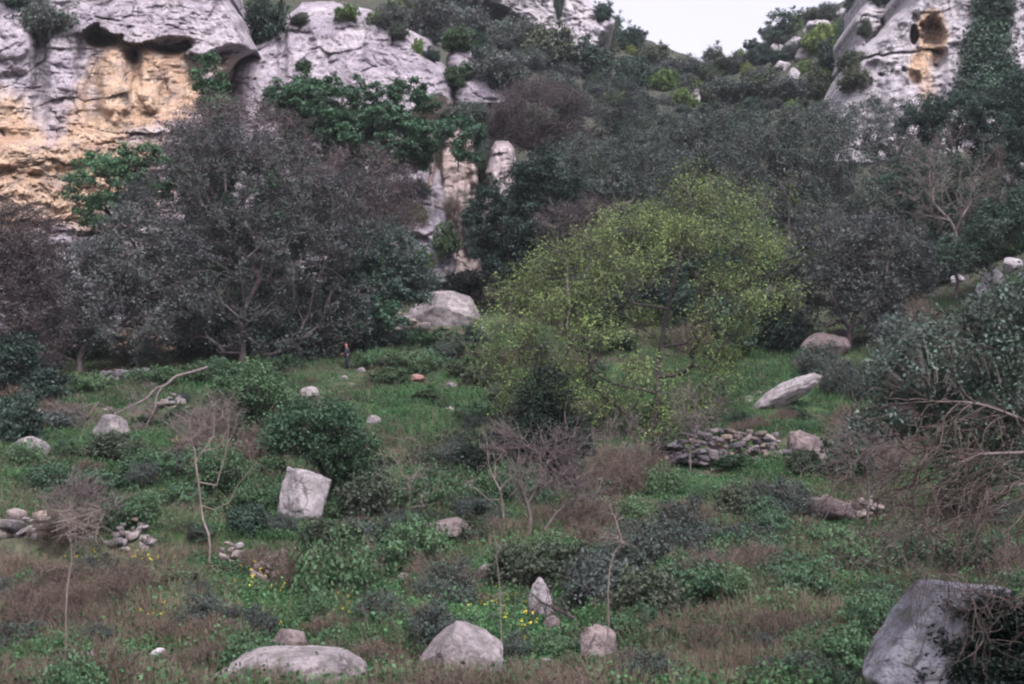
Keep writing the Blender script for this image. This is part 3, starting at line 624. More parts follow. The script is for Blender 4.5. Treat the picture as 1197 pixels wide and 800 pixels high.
tree('glossy_tree', 'green leafy understory tree showing through the big grey tree', 98, 320, [(300, 225, 60, 45), (355, 255, 60, 45), (245, 215, 45, 40), (400, 290, 50, 40), (300, 300, 70, 50)], 'green', 560)
tree('broad_tree', 'grey-green tree drooping beside the huge angular boulder', 93, 445, [(450, 310, 48, 42), (410, 345, 40, 45), (475, 325, 28, 26)], 'carob', 480, warp=.4)
tree('broad_tree', 'dark purple-grey tree filling the left edge', 82, 18, [(22, 300, 46, 60), (5, 350, 45, 80), (40, 380, 38, 60), (15, 430, 45, 40)], 'purple', 700, leafmul=1.5)
tree('broad_tree', 'low dark leafy bush tree at the left edge base', 78, 8, [(10, 440, 45, 40), (40, 460, 32, 26), (0, 480, 40, 26)], 'dark', 260)
tree('glossy_tree', 'lush glossy green tree spreading below the domed outcrop', 110, 405, [(395, 130, 75, 38), (440, 165, 70, 40), (345, 122, 45, 30), (480, 120, 30, 28), (380, 175, 60, 30), (490, 165, 22, 30)], 'green', 900, leafmul=1.5)
tree('glossy_shrub', 'bright green leafy shrub at the foot of the ochre recess', 100, 155, [(150, 235, 45, 28, -6), (195, 225, 40, 30, -6), (225, 190, 30, 28), (120, 245, 30, 22)], 'green', 240, cat='shrub')
tree('glossy_shrub', 'dark green ivy-like shrub hanging beneath the overhang edge', 104, 248, [(246, 95, 14, 36), (258, 130, 16, 22)], 'green', 90, cat='shrub')
tree('glossy_shrub', 'small bright green leafy shrub left of the gully top', 108, 535, [(540, 160, 22, 20), (520, 150, 14, 14), (545, 180, 14, 16)], 'green', 70, cat='shrub', zb=195)
tree('glossy_shrub', 'deep green leafy shrub left of the huge angular boulder', 92, 428, [(432, 345, 24, 34), (440, 370, 26, 20), (418, 380, 20, 18)], 'green', 150, cat='shrub')
tree('broad_tree', 'dark green round-headed tree right of the gully', 106, 595, [(585, 265, 40, 52), (615, 250, 45, 55), (640, 215, 40, 42), (600, 310, 40, 30), (640, 290, 40, 40)], 'dark', 640, leafmul=1.2)
tree('broad_tree', 'blue-green tree crown behind the spring tree top', 112, 700, [(690, 200, 55, 38), (740, 195, 50, 40), (720, 240, 70, 35), (660, 205, 35, 30)], 'olive', 560)
tree('broad_tree', 'dusty lilac-grey twiggy shrub against the dark round-headed tree', 100, 660, [(658, 268, 28, 28), (690, 265, 25, 25)], 'purple', 160)
tree('broad_shrub', 'fine-leaved blue-grey bush perched on rock above the gully', 124, 625, [(625, 135, 52, 42), (600, 150, 36, 32), (660, 150, 32, 34)], 'purple', 420, cat='shrub', zb=185, leafmul=2.0)
tree('broad_tree', 'grey-green tree mass on the slope above the spring tree', 118, 815, [(800, 185, 60, 42), (850, 165, 50, 38), (770, 160, 40, 30), (830, 220, 60, 40)], 'olive', 640)
tree('broad_tree', 'open grey tree with a dark forked trunk right of the spring tree', 100, 918, [(890, 180, 55, 42), (945, 175, 60, 45), (985, 215, 48, 45), (905, 215, 50, 42), (880, 250, 40, 40), (950, 250, 45, 35)], 'olive', 700,
     [[O, (920, 270), (920, 235)], [(920, 235), (905, 200), (895, 175)], [(920, 235), (945, 205), (960, 180)]], warp=.4, leafmul=.7)
tree('broad_tree', 'low spreading lilac-grey tree above the grey-brown boulder', 92, 990, [(985, 290, 62, 42), (1040, 295, 45, 45), (960, 335, 50, 45), (1020, 345, 50, 40), (1065, 320, 30, 40)], 'greycarob', 760,
     [[O, (990, 385), (1000, 365)], [(1000, 365), (965, 345), (940, 345)], [(1000, 365), (1030, 335)]], warp=.4)
tree('broad_tree', 'dark leafy tree in the shade behind the spring tree', 96, 895, [(890, 340, 60, 50), (860, 300, 50, 50), (910, 385, 40, 28), (820, 350, 50, 50)], 'dark', 480)
tree('bare_tree', 'leafless purple tree fanning thin branches on the right-hand slope', 98, 1118, [(1085, 195, 35, 42), (1130, 185, 45, 38), (1165, 215, 25, 35), (1065, 230, 25, 30), (1110, 235, 50, 30)], 'bare', 300,
     [[O, (1115, 280)], [(1115, 280), (1090, 240)], [(1115, 280), (1125, 235)], [(1115, 280), (1155, 240)]], tip=.009, warp=.5)
tree('broad_tree', 'dark evergreen tree below the ivy of the white cliff', 118, 1125, [(1120, 145, 48, 34), (1165, 155, 45, 45), (1080, 140, 32, 24), (1190, 120, 30, 40)], 'dark', 620, leafmul=1.2)
tree('broad_tree', 'dense dark tree at the right edge above the white rounded rock', 108, 1195, [(1190, 175, 45, 40), (1215, 140, 40, 60), (1165, 200, 32, 28), (1200, 235, 45, 30)], 'dark', 420)
tree('broad_tree', 'grey-olive tree hiding the foot of the white cliff', 128, 1020, [(1010, 150, 50, 32), (1050, 165, 40, 30), (970, 150, 40, 30), (1060, 200, 40, 35)], 'olive', 480)
tree('glossy_shrub', 'dark green leafy shrub below the right edge trees', 96, 1160, [(1165, 270, 35, 25), (1190, 250, 30, 22), (1130, 300, 30, 22)], 'dark', 170, cat='shrub')
tree('broad_tree', 'dark shaded tree mass behind the leafless purple fan-shaped tree', 108, 1085, [(1085, 215, 48, 42), (1045, 235, 40, 36), (1120, 250, 40, 36)], 'dark', 420)
tree('broad_tree', 'purple-grey tree on the bare scar high between the slopes', 150, 690, [(675, 120, 36, 24), (715, 110, 34, 22), (745, 130, 30, 20), (690, 140, 34, 20)], 'olive', 300)
# spring tree
AE = [(760, 262, 30, 20, 1), (800, 240, 26, 20, -1), (836, 232, 24, 18, 1), (866, 262, 28, 18, -1), (722, 286, 34, 20, 0), (690, 300, 26, 20, -2), (660, 318, 30, 18, 1), (625, 338, 28, 20, -1), (600, 362, 24, 18, 1), (582, 395, 20, 18, -1),
      (895, 288, 20, 16, 1), (885, 318, 30, 16, -1), (905, 352, 22, 13, 0), (868, 372, 30, 14, -1), (830, 345, 34, 16, -2.2), (790, 300, 34, 22, -2.6), (740, 330, 36, 18, -2.6), (845, 295, 30, 18, -2.4), (700, 355, 36, 16, -2.4), (655, 372, 34, 18, -2), (620, 405, 28, 18, -1.6),
      (690, 400, 36, 16, -2.6), (592, 438, 22, 18, 0), (640, 432, 30, 16, -1), (680, 440, 28, 12, -2), (760, 375, 30, 14, 2.4), (800, 270, 36, 20, 2), (710, 320, 36, 20, 2.4), (640, 352, 30, 20, 2), (850, 395, 26, 10, 0), (812, 420, 22, 14, -1), (720, 470, 26, 18, -1), (700, 500, 24, 16, 0), (790, 470, 20, 18, -1), (775, 505, 22, 14, -1), (805, 385, 24, 12, -2), (660, 465, 24, 12, -1), (605, 468, 24, 18, 0), (648, 492, 22, 16, -1), (745, 445, 24, 16, -2), (832, 450, 22, 16, 0), (760, 530, 26, 14, -1), (705, 532, 24, 14, 0), (852, 430, 20, 12, 1), (680, 480, 22, 14, -2), (815, 490, 20, 16, 0)]
tree('spring_tree', 'wide airy tree in fresh yellow-green leaf in mid terrace', 69, 765, AE, 'almond', 900,
     [[O, (758, 510), (765, 480), (770, 440)], [(770, 440), (773, 400), (782, 355), (792, 310), (800, 260)], [(770, 440), (752, 400), (738, 350), (722, 300)], [(765, 480), (722, 448), (692, 424), (665, 418), (630, 424)], [(692, 424), (668, 398), (635, 372), (610, 362)], [(770, 440), (805, 398), (838, 355), (872, 318), (895, 292)], [(805, 398), (850, 378), (895, 358)],
      [(782, 355), (815, 310), (838, 262)], [(738, 350), (700, 330), (668, 322)], [O, (738, 492), (716, 448), (705, 410)], [O, (788, 488), (812, 440), (825, 400)], [(752, 400), (715, 375), (690, 358)]], tip=.009, warp=.4, thick=.016, twup=1.3, shell=.15, spread=.34, kpath=.2)
# ivy columns and bushes
tree('ivy_bush', 'near-black ivy-smothered stump column under the spring tree', 56.5, 630, [(640, 462, 24, 34), (628, 505, 38, 40), (652, 520, 30, 46), (600, 545, 38, 34), (575, 530, 28, 30)], 'darkivy', 620, cat='shrub', spread=.35)
tree('ivy_bush', 'domed olive-green ivy bush with trailing stems', 66, 297, [(295, 455, 42, 30), (280, 490, 38, 32), (315, 480, 32, 36), (262, 470, 22, 24)], 'ivy', 360, cat='shrub', spread=.35)
tree('ivy_bush', 'dense dark green ivy bush capping the two-toned boulder', 54.6, 360, [(370, 498, 42, 24, -.8), (396, 510, 36, 30, -.8), (348, 516, 28, 18, -1.2), (382, 528, 28, 18, -1), (412, 528, 26, 28, -.6), (402, 552, 26, 22, -.6), (335, 512, 16, 16, -1)], 'ivy', 380, cat='shrub', spread=.3, lsize=.9, leafmul=1.3)
tree('ivy_bush', 'dark ivy bush spilling over the leaning foreground boulder', FRONT['large leaning lichen-streaked grey boulder half covered by dark ivy bush'] + .25, 1150, [(1152, 722, 28, 18), (1180, 735, 30, 28), (1138, 758, 26, 22), (1195, 775, 36, 40), (1118, 790, 28, 20), (1155, 785, 44, 32), (1090, 802, 18, 8)], 'darkivy', 420, cat='shrub', spread=.14, lsize=.55, leafmul=2.2, dep=.5)
# leafless small trees
BK = dict(thick=.006, tip=.005, warp=.22, wf=1.0, seg=.35, kpath=.25)
tree('bare_tree', 'slender pale leafless tree with twin stems beside the stone stack', 45, 245, [(222, 488, 12, 20), (246, 475, 14, 18), (272, 482, 12, 18), (198, 480, 6, 16), (298, 528, 10, 14), (260, 505, 20, 20), (232, 510, 16, 16), (285, 510, 10, 16)], 'pale', 75,
     [[O, (243, 625), (239, 590), (236, 562), (228, 540), (222, 510), (220, 488)], [O, (249, 622), (254, 592), (260, 562), (262, 532), (268, 502), (272, 480)], [(239, 590), (226, 562), (214, 549), (203, 540), (198, 510), (196, 475)], [(236, 562), (245, 530), (243, 497), (248, 470)], [(254, 592), (272, 585), (283, 568), (298, 545)],
      [(260, 562), (275, 546), (290, 520)], [(239, 582), (224, 578), (210, 588), (202, 592)], [(254, 575), (250, 545), (256, 510), (255, 480)], [(228, 540), (215, 520), (211, 495)]], bpy_=662, rexp=.42, **{**BK, 'tip': .0058, 'kpath': .6})
tree('bare_tree', 'leafless sapling with one forked pinkish stem in front of dark ivy', 50, 592, [(568, 515, 10, 18), (590, 525, 12, 18), (548, 560, 10, 12), (604, 545, 12, 14), (578, 540, 12, 16)], 'pale', 50, [[O, (586, 600), (581, 572), (574, 542), (566, 512)], [(586, 600), (568, 588), (548, 565), (538, 552)], [(581, 572), (592, 548), (594, 520)], [(586, 592), (600, 575), (606, 548)]], bpy_=630, rexp=.45, **{**BK, 'tip': .006, 'kpath': .6})
tree('bare_tree', 'leafless bush of many purple branches in front of dark ivy', 50, 620, [(615, 530, 14, 22), (640, 535, 16, 22), (665, 560, 14, 18), (650, 550, 16, 20), (602, 560, 12, 18), (628, 560, 16, 16), (680, 575, 18, 18), (590, 520, 14, 18), (660, 520, 18, 20)], 'bare', 150, [[O, (617, 605), (608, 575), (602, 545)], [O, (622, 600), (632, 570), (630, 535)], [O, (632, 612), (648, 585), (668, 565)], [(632, 612), (660, 590), (685, 582)], [(622, 600), (618, 560), (612, 530)], [(648, 585), (650, 555), (645, 530)]], bpy_=635, rexp=.43, **{**BK, 'tip': .0085, 'kpath': .6})
tree('bare_tree', 'thin leafless sapling with a wide fork near the flat slab', 52, 478, [(470, 540, 22, 34), (490, 560, 22, 24), (455, 555, 14, 22)], 'pale', 60, [[O, (479, 590), (474, 560)], [(479, 605), (510, 585), (535, 576)]], bpy_=624, rexp=.4, **BK)
tree('bare_tree', 'tall single-stemmed sapling rising from the foreground', 31, 703, [(716, 600, 10, 22), (712, 630, 10, 20)], 'pale', 12, [[O, (706, 740), (705, 690), (717, 640), (724, 628), (716, 595)]], bpy_=800, rexp=.42, **{**BK, 'tip': .006})
tree('bare_tree', 'thin leaning twig sapling right of the big pale boulder', 33, 588, [(585, 660, 6, 22), (590, 690, 5, 20)], 'pale', 6, [[O, (588, 740), (590, 690), (583, 640)]], bpy_=775, rexp=.4, **{**BK, 'tip': .006})
tree('bare_tree', 'thin dry stalk standing in the lower left grass', 33, 76, [(78, 620, 6, 22), (82, 660, 5, 20)], 'pale', 7, [[O, (77, 720), (82, 660), (76, 610)]], bpy_=775, rexp=.4, **{**BK, 'tip': .006})
tree('bare_tree', 'leafless twiggy bush against the olive ivy bush', 60, 240, [(250, 490, 26, 20), (225, 500, 20, 18)], 'bare', 90, cat='shrub', **BK)
tree('bare_tree', 'brown leafless thicket under the spring tree, right of the dark ivy column', 61, 715, [(700, 520, 20, 26), (730, 515, 20, 28), (755, 535, 18, 24), (685, 545, 18, 20)], 'bare', 110, cat='shrub', **BK)
tree('bare_tree', 'thin grey leafless twigs standing right of the spring tree base', 61, 805, [(800, 480, 12, 28), (820, 490, 14, 24), (838, 470, 8, 22)], 'bare', 60, cat='shrub', **BK)
tree('bare_tree', 'leafless purple twig bush on the bank left of the foreground tree', 50, 1010, [(1000, 520, 26, 30), (1030, 530, 26, 28), (985, 545, 20, 20)], 'bare', 110, cat='shrub', **BK)
tree('bare_tree', 'leafless twiggy shrub above the walled terrace at the left edge', 46, 92, [(80, 590, 24, 18), (110, 585, 26, 18)], 'bare', 80, cat='shrub', **BK)
tree('bare_tree', 'small leafless twig in scrub left of the small twig rock', 40, 425, [(428, 645, 12, 16), (440, 655, 10, 12)], 'pale', 16, cat='shrub', bpy_=692, rexp=.4, **BK)
# skyline tree
tree('skyline_tree', 'small lone tree standing against the sky on the far ridge', 222, 915, [(912, 25, 14, 12), (928, 18, 12, 8), (905, 42, 11, 8), (922, 32, 14, 8)], 'dark', 150, leafmul=.7, lsize=1.3)
print('trees', time.time() - T00)
# fallen limb, black branch and the drooping foreground tree
def curve_tubes(lines, n=5):
    parts = []
    for pts, r0, r1 in lines:
        p = np.array(pts, float); t = np.linspace(0, 1, len(p)); tt = np.linspace(0, 1, (len(p)-1)*5+1)
        q = np.stack([np.interp(tt, t, p[:, k]) for k in range(3)], 1)
        for _ in range(3): q[1:-1] = (q[:-2] + q[2:] + 2*q[1:-1])/4
        r = r0 + (r1-r0)*tt; parts.append(tubes(q[:-1], q[1:], r[:-1], r[1:], n))
    return cat_mesh(parts)
def limb(name, label, lines, mat, Y, cat='branch', twig=0, seed=1):
    b = P(lines[0][0][0][0], lines[0][0][0][1], Y); rg = np.random.default_rng(seed)
    L = [([P(x, y, Y + dy) - b for x, y, dy in pts], r0, r1) for pts, r0, r1 in lines]
    t = thing(name, label, cat, b); obj('limb', mesh('limb', *curve_tubes(L), mat, smooth=True), t)
    if twig:
        A = []; B = []
        for pts, r0, r1 in L:
            p = np.array(pts); k = rg.integers(len(p)//2, len(p), twig); a = p[k] + rg.normal(size=(twig, 3))*.1
            for _ in range(3):
                bq = a + unit(rg.normal(size=(twig, 3)) + [-.6, 0, -.1])*rg.uniform(.2, .55, twig)[:, None]; A.append(a); B.append(bq); a = bq
        obj('twigs', mesh('twigs', *tubes(np.concatenate(A), np.concatenate(B), .012, .008, 3), mat), t)
    return t
limb('fallen_limb', 'bleached bare limb arching down from the big left tree to the rocks',
     [([(242, 430, 1), (222, 436, 0), (205, 440, -.3), (194, 451, -.8), (182, 454, -1), (172, 466, -1.5), (160, 472, -1.8), (142, 481, -2), (132, 484, -2.4)], .085, .05),
      ([(190, 452, -.8), (183, 462, -1.5), (182, 476, -2.5), (176, 488, -4.5), (170, 500, -6)], .05, .025), ([(135, 483, -2.4), (128, 498, -4.8), (117, 512, -7), (108, 526, -9), (92, 532, -10)], .05, .02),
      ([(135, 483, -2.4), (115, 470, -3), (92, 478, -3.6), (70, 482, -4), (55, 494, -4.4)], .035, .015), ([(115, 470, -3), (100, 490, -4), (85, 502, -5)], .028, .012)], B_PURP, 76, twig=60)
limb('fallen_branch', 'black charred branch slanting over the speckled rock',
     [([(690, 738, 0), (670, 722, 0), (650, 712, .1), (635, 706, .1), (622, 694, .2)], .05, .025), ([(664, 722, 0), (662, 710, 0), (655, 700, .1)], .022, .012)], B_DARK, 33.5, twig=12)
limb('fallen_branch', 'pile of grey dead brushwood sticks on the old wall at left',
     [([(62, 612, 0), (85, 606, 0), (118, 598, .1)], .02, .01), ([(70, 600, 0), (95, 614, .2), (104, 625, 0)], .018, .01), ([(60, 622, 0), (90, 612, 0), (112, 616, 0)], .018, .008)], B_PALE, 45, twig=22)
def foreground_tree():
    rg = np.random.default_rng(77); Y0 = FRONT['large leaning lichen-streaked grey boulder half covered by dark ivy bush'] - .5; K = Y0/36.0; X = P(1255, 640, Y0)[0]; base = np.array([X, Y0, float(ground(X, Y0)[0]) - .2])
    segs = []; tw = []; lf = []; inleaf = []
    def pt(x, y, dy=0): return P(x, y, Y0 + dy) - base
    limbs = [[(0, 0, 0), pt(1250, 600), pt(1235, 520), pt(1215, 450), pt(1180, 410), pt(1120, 400)], [pt(1235, 520), pt(1195, 490, -1), pt(1140, 470, -1.5), pt(1080, 470, -1)],
             [pt(1215, 450), pt(1200, 390, .5), pt(1170, 350, .5)], [pt(1235, 520), pt(1200, 530, -1), pt(1150, 530, -1.5), pt(1110, 545, -1.5)], [pt(1235, 540), pt(1215, 480, 1), pt(1160, 440, 1.2), pt(1090, 420, 1.5), pt(1050, 440, 1.5)],
             [pt(1245, 570), pt(1215, 560, -1), pt(1180, 570, -1.2)]]
    lines = [(l, .09 if i == 0 else .03, .010) for i, l in enumerate(limbs)]
    allp = np.concatenate([np.array([np.array(a)*(1-t) + np.array(b)*t for a, b in zip(l[1:-1], l[2:]) for t in (0, .25, .5, .75)]) for l in limbs])
    # drooping whips: leave outwards and let gravity bend them; tips turn up again
    A = []; B = []; ra = []; rb = []; tips = []
    def whip(p, d, L, r, depth, grav):
        L = L*K; n = max(4, int(L/(.12*K))); q = p.copy(); d = d.copy()
        for k in range(n):
            d = d + np.array([0, 0, -grav*(1 if k < n*.72 else -1.2)]) + rg.normal(size=3)*.22; d /= np.linalg.norm(d)
            q2 = q + d*(L/n); A.append(q); B.append(q2); r1 = r*(1-.8*k/n); r2 = r*(1-.8*(k+1)/n); ra.append(max(r1, .0034)); rb.append(max(r2, .0034))
            if depth and k > n*.15 and rg.random() < .17: whip(q2, unit(d + rg.normal(size=3)*.7 + [-.15, 0, 0]), L/K*rg.uniform(.3, .55), r*.55, depth-1, grav)
            q = q2
        tips.append(q)
    for _ in range(90):
        p = allp[rg.integers(len(allp))]; low = p[2] < pt(1150, 470)[2]
        whip(p, unit(np.array([-1.0, rg.normal()*.6, rg.uniform(-.2, .5)])), rg.uniform(1.0, 2.6), .010, 2, .07)
    for x in range(1085, 1260, 6):
        for _ in range(2):
            whip(pt(x + rg.uniform(-5, 5), rg.uniform(500, 600), rg.uniform(-.9, .6)), unit(np.array([-rg.uniform(.2, 1.0), rg.normal()*.4, rg.uniform(-.9, .1)])), rg.uniform(2.0, 5.2), .0115, 2, .05)
    A = np.array(A); B = np.array(B)
    t = thing('foreground_tree', 'foreground tree at the right edge with grey-green leaves and drooping bare purple whips', 'tree', base)
    obj('trunk', mesh('trunk', *curve_tubes(lines, 7), B_PURP, smooth=True), t)
    obj('twigs', mesh('twigs', *tubes(A, B, np.array(ra), np.array(rb), 4), barkmat('whip_bark', (.055, .040, .038), (.115, .088, .082))), t)
    # leafy upper crown
    E = [(1130, 410, 70, 45, 30), (1175, 370, 50, 40, 0), (1080, 440, 50, 40, 0), (1150, 470, 60, 38, 0), (1190, 440, 45, 60, 0), (1060, 480, 36, 26, 0), (1185, 510, 40, 24, 0), (1110, 500, 50, 20, 0), (1210, 350, 40, 40, 0), (1045, 440, 36, 34, 0), (1030, 490, 34, 22, 0), (1070, 400, 36, 30, 0), (1150, 540, 60, 20, 0)]
    C = []
    for cx, cy, rx, ry, _ in E:
        k = int(rx*ry*.06); d = unit(rg.normal(size=(k, 3)))*rg.uniform(.2, 1, k)[:, None]**.4; s = Y0/F
        C.append(pt(cx, cy) + d*np.array([rx*s, .9, ry*s]))
    C = np.concatenate(C); k = np.argmin(np.linalg.norm(C[:, None] - allp[None], axis=2), 1)
    tw = tubes(allp[k]*.45 + C*.55, C, .005, .003, 3); obj('branchlets', mesh('branchlets', *tw, B_PURP), t)
    m = np.repeat(np.arange(len(C)), 20); c2 = C[m] + rg.normal(size=(len(m), 3))*.07
    V, Fc = leaves(c2, .060, .8, None, .6, rg); rnd = np.clip(.5 + .5*fbm(c2*2, 2, 3)*.8 + rg.normal(size=len(c2))*.2, 0, 1)
    obj('crown', mesh('crown', V, Fc, LEAF['fore'], {'rnd': np.repeat(rnd, 4)}), t)
foreground_tree()
print('foreground tree', time.time() - T00)
# ivy curtain on the white cliff
def ivy_curtain(name, label, region, n, seed, mat='green', ls=.3):
    rg = np.random.default_rng(seed); C = []; b = None
    for _ in range(n):
        y = rg.uniform(region[0][1], region[-1][1]); l = np.interp(y, [r[1] for r in region], [r[0] for r in region]); r = np.interp(y, [q[1] for q in region], [q[2] for q in region])
        x = rg.uniform(l, r); p = hit(x, y, 100, 200)
        if b is None: b = p
        for _ in range(14): C.append(p - b + rg.normal(size=3)*[.35, .25, .4] + [0, -.35 - rg.uniform(0, .5), -.1])
    C = np.array(C); V, Fc = leaves(C, ls, .2, np.array([0, -.8, .3]), .7, rg); rnd = np.clip(.5 + .5*fbm(C*.5, 3, seed) + rg.normal(size=len(C))*.15, 0, 1)
    t = thing(name, label, 'climbing plant', b); obj('foliage', mesh('foliage', V, Fc, LEAF[mat], {'rnd': np.repeat(rnd, 4)}), t)
ivy_curtain('ivy_curtain', 'thick dark green ivy curtain hanging down the white cliff', [(1138, -20, 1182), (1138, 20, 1178), (1128, 50, 1178), (1118, 90, 1190), (1110, 125, 1200)], 760, 4, 'dark', .34)
# ------------------------------------------------------------------ shrub kinds, copied over the slopes
def shrub_kind(kind, seed):
    rg = np.random.default_rng(seed)
    E = {'grey scrub': [(0, 0, .75, 1.0, 1.0, .65), (.5, .1, .6, .7, .7, .5), (-.5, -.1, .65, .7, .7, .55)],
         'olive scrub': [(0, 0, .8, 1.0, 1.0, .7), (.45, 0, .6, .7, .7, .5), (-.4, .2, .7, .7, .7, .6)],
         'green scrub': [(0, 0, .7, .95, .95, .65), (.4, 0, .5, .7, .7, .45), (-.5, 0, .5, .6, .6, .4)],
         'spurge': [(0, 0, .5, .95, .95, .5), (.3, 0, .4, .7, .7, .4)],
         'dark scrub': [(0, 0, .85, .95, .95, .75), (.4, .2, .6, .7, .7, .5), (-.5, 0, .6, .6, .7, .5)],
         'rosemary': [(0, 0, .6, .9, .9, .6), (.4, 0, .5, .6, .6, .45)],
         'bramble': [(0, 0, .4, 1.0, 1.0, .42), (.6, 0, .3, .6, .6, .3), (-.5, .2, .3, .6, .6, .3)],
         'brown brush': [(0, 0, .5, 1.0, 1.0, .55), (.5, 0, .4, .6, .6, .4)]}[kind]
    E = E + [(rg.uniform(-.9, .9), rg.uniform(-.8, .8), E[0][2]*rg.uniform(.5, 1.75), rg.uniform(.2, .42), rg.uniform(.2, .42), E[0][5]*rg.uniform(.3, .6)) for _ in range(7)]
    E = [(e[0]*rg.uniform(.7, 1.3), e[1], e[2]*rg.uniform(.85, 1.15), e[3]*rg.uniform(.9, 1.1), e[4], e[5]*rg.uniform(.85, 1.15)) for e in E]
    leaf, bark, ls, nl, tw, tl, tr, n = {'grey scrub': ('olive', B_PURP, .13, 3600, 6, .35, .009, 150), 'olive scrub': ('scrub', B_DARK, .13, 5200, 4, .28, .007, 150),
         'green scrub': ('scrubgreen', B_DARK, .13, 5600, 3, .2, .007, 130), 'spurge': ('spurge', B_DARK, .12, 5200, 2, .15, .006, 110), 'dark scrub': ('dark', B_DARK, .13, 6200, 3, .25, .007, 150),
         'rosemary': ('rosemary', B_PURP, .085, 6000, 8, .38, .006, 130), 'bramble': ('ivy', B_BROWN, .10, 5600, 3, .35, .006, 130), 'brown brush': ('russet', B_BROWN, .07, 900, 9, .42, .007, 130)}[kind]
    STY['_'] = (leaf, bark, ls, nl/n, tw, tl, tr)
    stems = [[(0, 0, 0), (0, 0, .12)]]
    g = grow(stems, E, n, '_', seed, tip=.006, spread=.16 if kind != 'rosemary' else .12, warp=.12, thick=.012, seg=.3, twup=.9 if kind in ('rosemary', 'brown brush') else .4, shell=.35, kpath=.6)
    parts = {'stems': g['twigs']}
    if 'crown' in g: parts['foliage'] = g['crown']
    for k, m in parts.items(): m.name = k
    return parts
KINDS = {k: [shrub_kind(k, 900 + 31*i + j*7) for j in range(2)] for i, k in enumerate(['grey scrub', 'olive scrub', 'green scrub', 'spurge', 'dark scrub', 'rosemary', 'bramble', 'brown brush'])}
print('shrub kinds', time.time() - T00)
PROTO = {}
LOOK = {'grey scrub': 'grey-purple twiggy bush', 'olive scrub': 'olive-green scrub bush', 'green scrub': 'mid-green scrub bush', 'spurge': 'bright yellow-green cushion bush', 'dark scrub': 'dark evergreen bush',
        'rosemary': 'fine grey-green needle-leaved bush', 'bramble': 'low leafy bramble mound', 'brown brush': 'dry reddish-brown brush clump'}
NAME = {'grey scrub': 'twiggy_bush', 'olive scrub': 'scrub_bush', 'green scrub': 'scrub_bush', 'spurge': 'cushion_bush', 'dark scrub': 'evergreen_bush', 'rosemary': 'needle_bush', 'bramble': 'bramble_mound', 'brown brush': 'dry_brush'}
MARKS = [(150, 100, 'the ochre recess'), (400, 60, 'the domed outcrop'), (650, 15, 'the pale upper cliff'), (840, 72, 'the sky gap'), (915, 30, 'the lone skyline tree'), (1060, 70, 'the white cliff'), (1150, 70, 'the ivy curtain'),
         (625, 135, 'the blue-grey perched bush'), (530, 230, 'the gully rock'), (742, 120, 'the rock scar'), (812, 112, 'the pale rock strip'), (520, 360, 'the huge angular boulder'), (760, 380, 'the spring tree'), (968, 402, 'the grey-brown boulder'),
         (922, 450, 'the slanting white boulder'), (350, 572, 'the two-toned boulder'), (540, 768, 'the big pale boulder'), (338, 790, 'the flat-topped boulder'), (1090, 745, 'the leaning boulder'), (245, 580, 'the pale bare tree'), (317, 658, 'the heap of wall stones'),
         (155, 628, 'the collapsed wall end'), (850, 520, 'the dark rubble wall'), (620, 570, 'the leafless purple bush'), (524, 620, 'the flat slab'), (630, 700, 'the speckled rock'), (705, 690, 'the tall sapling'), (408, 418, 'the walking person'), (170, 460, 'the fallen limb'),
         (20, 350, 'the left edge tree'), (1150, 450, 'the foreground tree'), (972, 595, 'the jagged rock'), (295, 470, 'the olive ivy bush'), (108, 780, 'the half-buried rock'), (32, 525, 'the left edge rock'), (700, 755, 'the mossy grey rock')]
used = {}
def describe(kind, x, y, wpx):
    size = 'small' if wpx < 22 else ('large' if wpx > 60 else '')
    ms = sorted(MARKS, key=lambda m: (m[0]-x)**2 + ((m[1]-y)*1.3)**2)
    def rel(m):
        dx, dy = x - m[0], y - m[1]
        if math.hypot(dx, dy) < 14: return 'close against ' + m[2]
        far = 'well ' if math.hypot(dx, dy) > 75 else ('just ' if math.hypot(dx, dy) < 32 else '')
        if abs(dx) > 1.6*abs(dy): w = 'left of ' if dx < 0 else 'right of '
        elif abs(dy) > 1.6*abs(dx): w = 'above ' if dy < 0 else 'below '
        else: w = ('above' if dy < 0 else 'below') + ' and ' + ('left of ' if dx < 0 else 'right of ')
        return far + w + m[2]
    head = (size + ' ' + LOOK[kind]).strip()
    opts = [head + ' ' + rel(ms[0]), head + ' ' + rel(ms[1])] + [head + ' ' + rel(ms[0]) + ', towards ' + ms[k][2] for k in (1, 2, 3)] + [head + ' ' + rel(ms[1]) + ', towards ' + ms[k][2] for k in (2, 3, 4)]
    for o in opts:
        if len(o.split()) <= 16 and o not in used: used[o] = 1; return o
    for q in ('low ', 'rounded ', 'ragged ', 'dense '):
        o = q + opts[0]
        if o not in used and len(o.split()) <= 16: used[o] = 1; return o
    return opts[0]
def place(kind, loc, w, h=None, group=None, label=None, v=None):
    """one bush of width w metres; the first of a kind is built, later ones are copies of it and of its parts"""
    v = random.randrange(2) if v is None else v; sx = w / 2.3; sz = (h if h else w*.62) / (1.35 if kind not in ('bramble', 'spurge') else .95)
    x, y = project(np.array(loc) + [0, 0, (h or w*.6)*.5]); label = label or describe(kind, x, y, w*F/loc[1])
    key = (kind, v); rz = random.uniform(0, 6.28)
    if key not in PROTO:
        t = put(NAME[kind], label, 'bush', loc, KINDS[kind][v], group, rz, (sx, sx, sz)); PROTO[key] = t
        t['label'] = label; return t
    r = PROTO[key].copy(); COL.objects.link(r); r.location = loc; r.rotation_euler = (0, 0, rz); r.scale = (sx, sx, sz); r['label'] = label
    if group: r['group'] = group
    elif 'group' in r: del r['group']
    for ch in PROTO[key].children:
        c = ch.copy(); COL.objects.link(c); c.parent = r
    return r
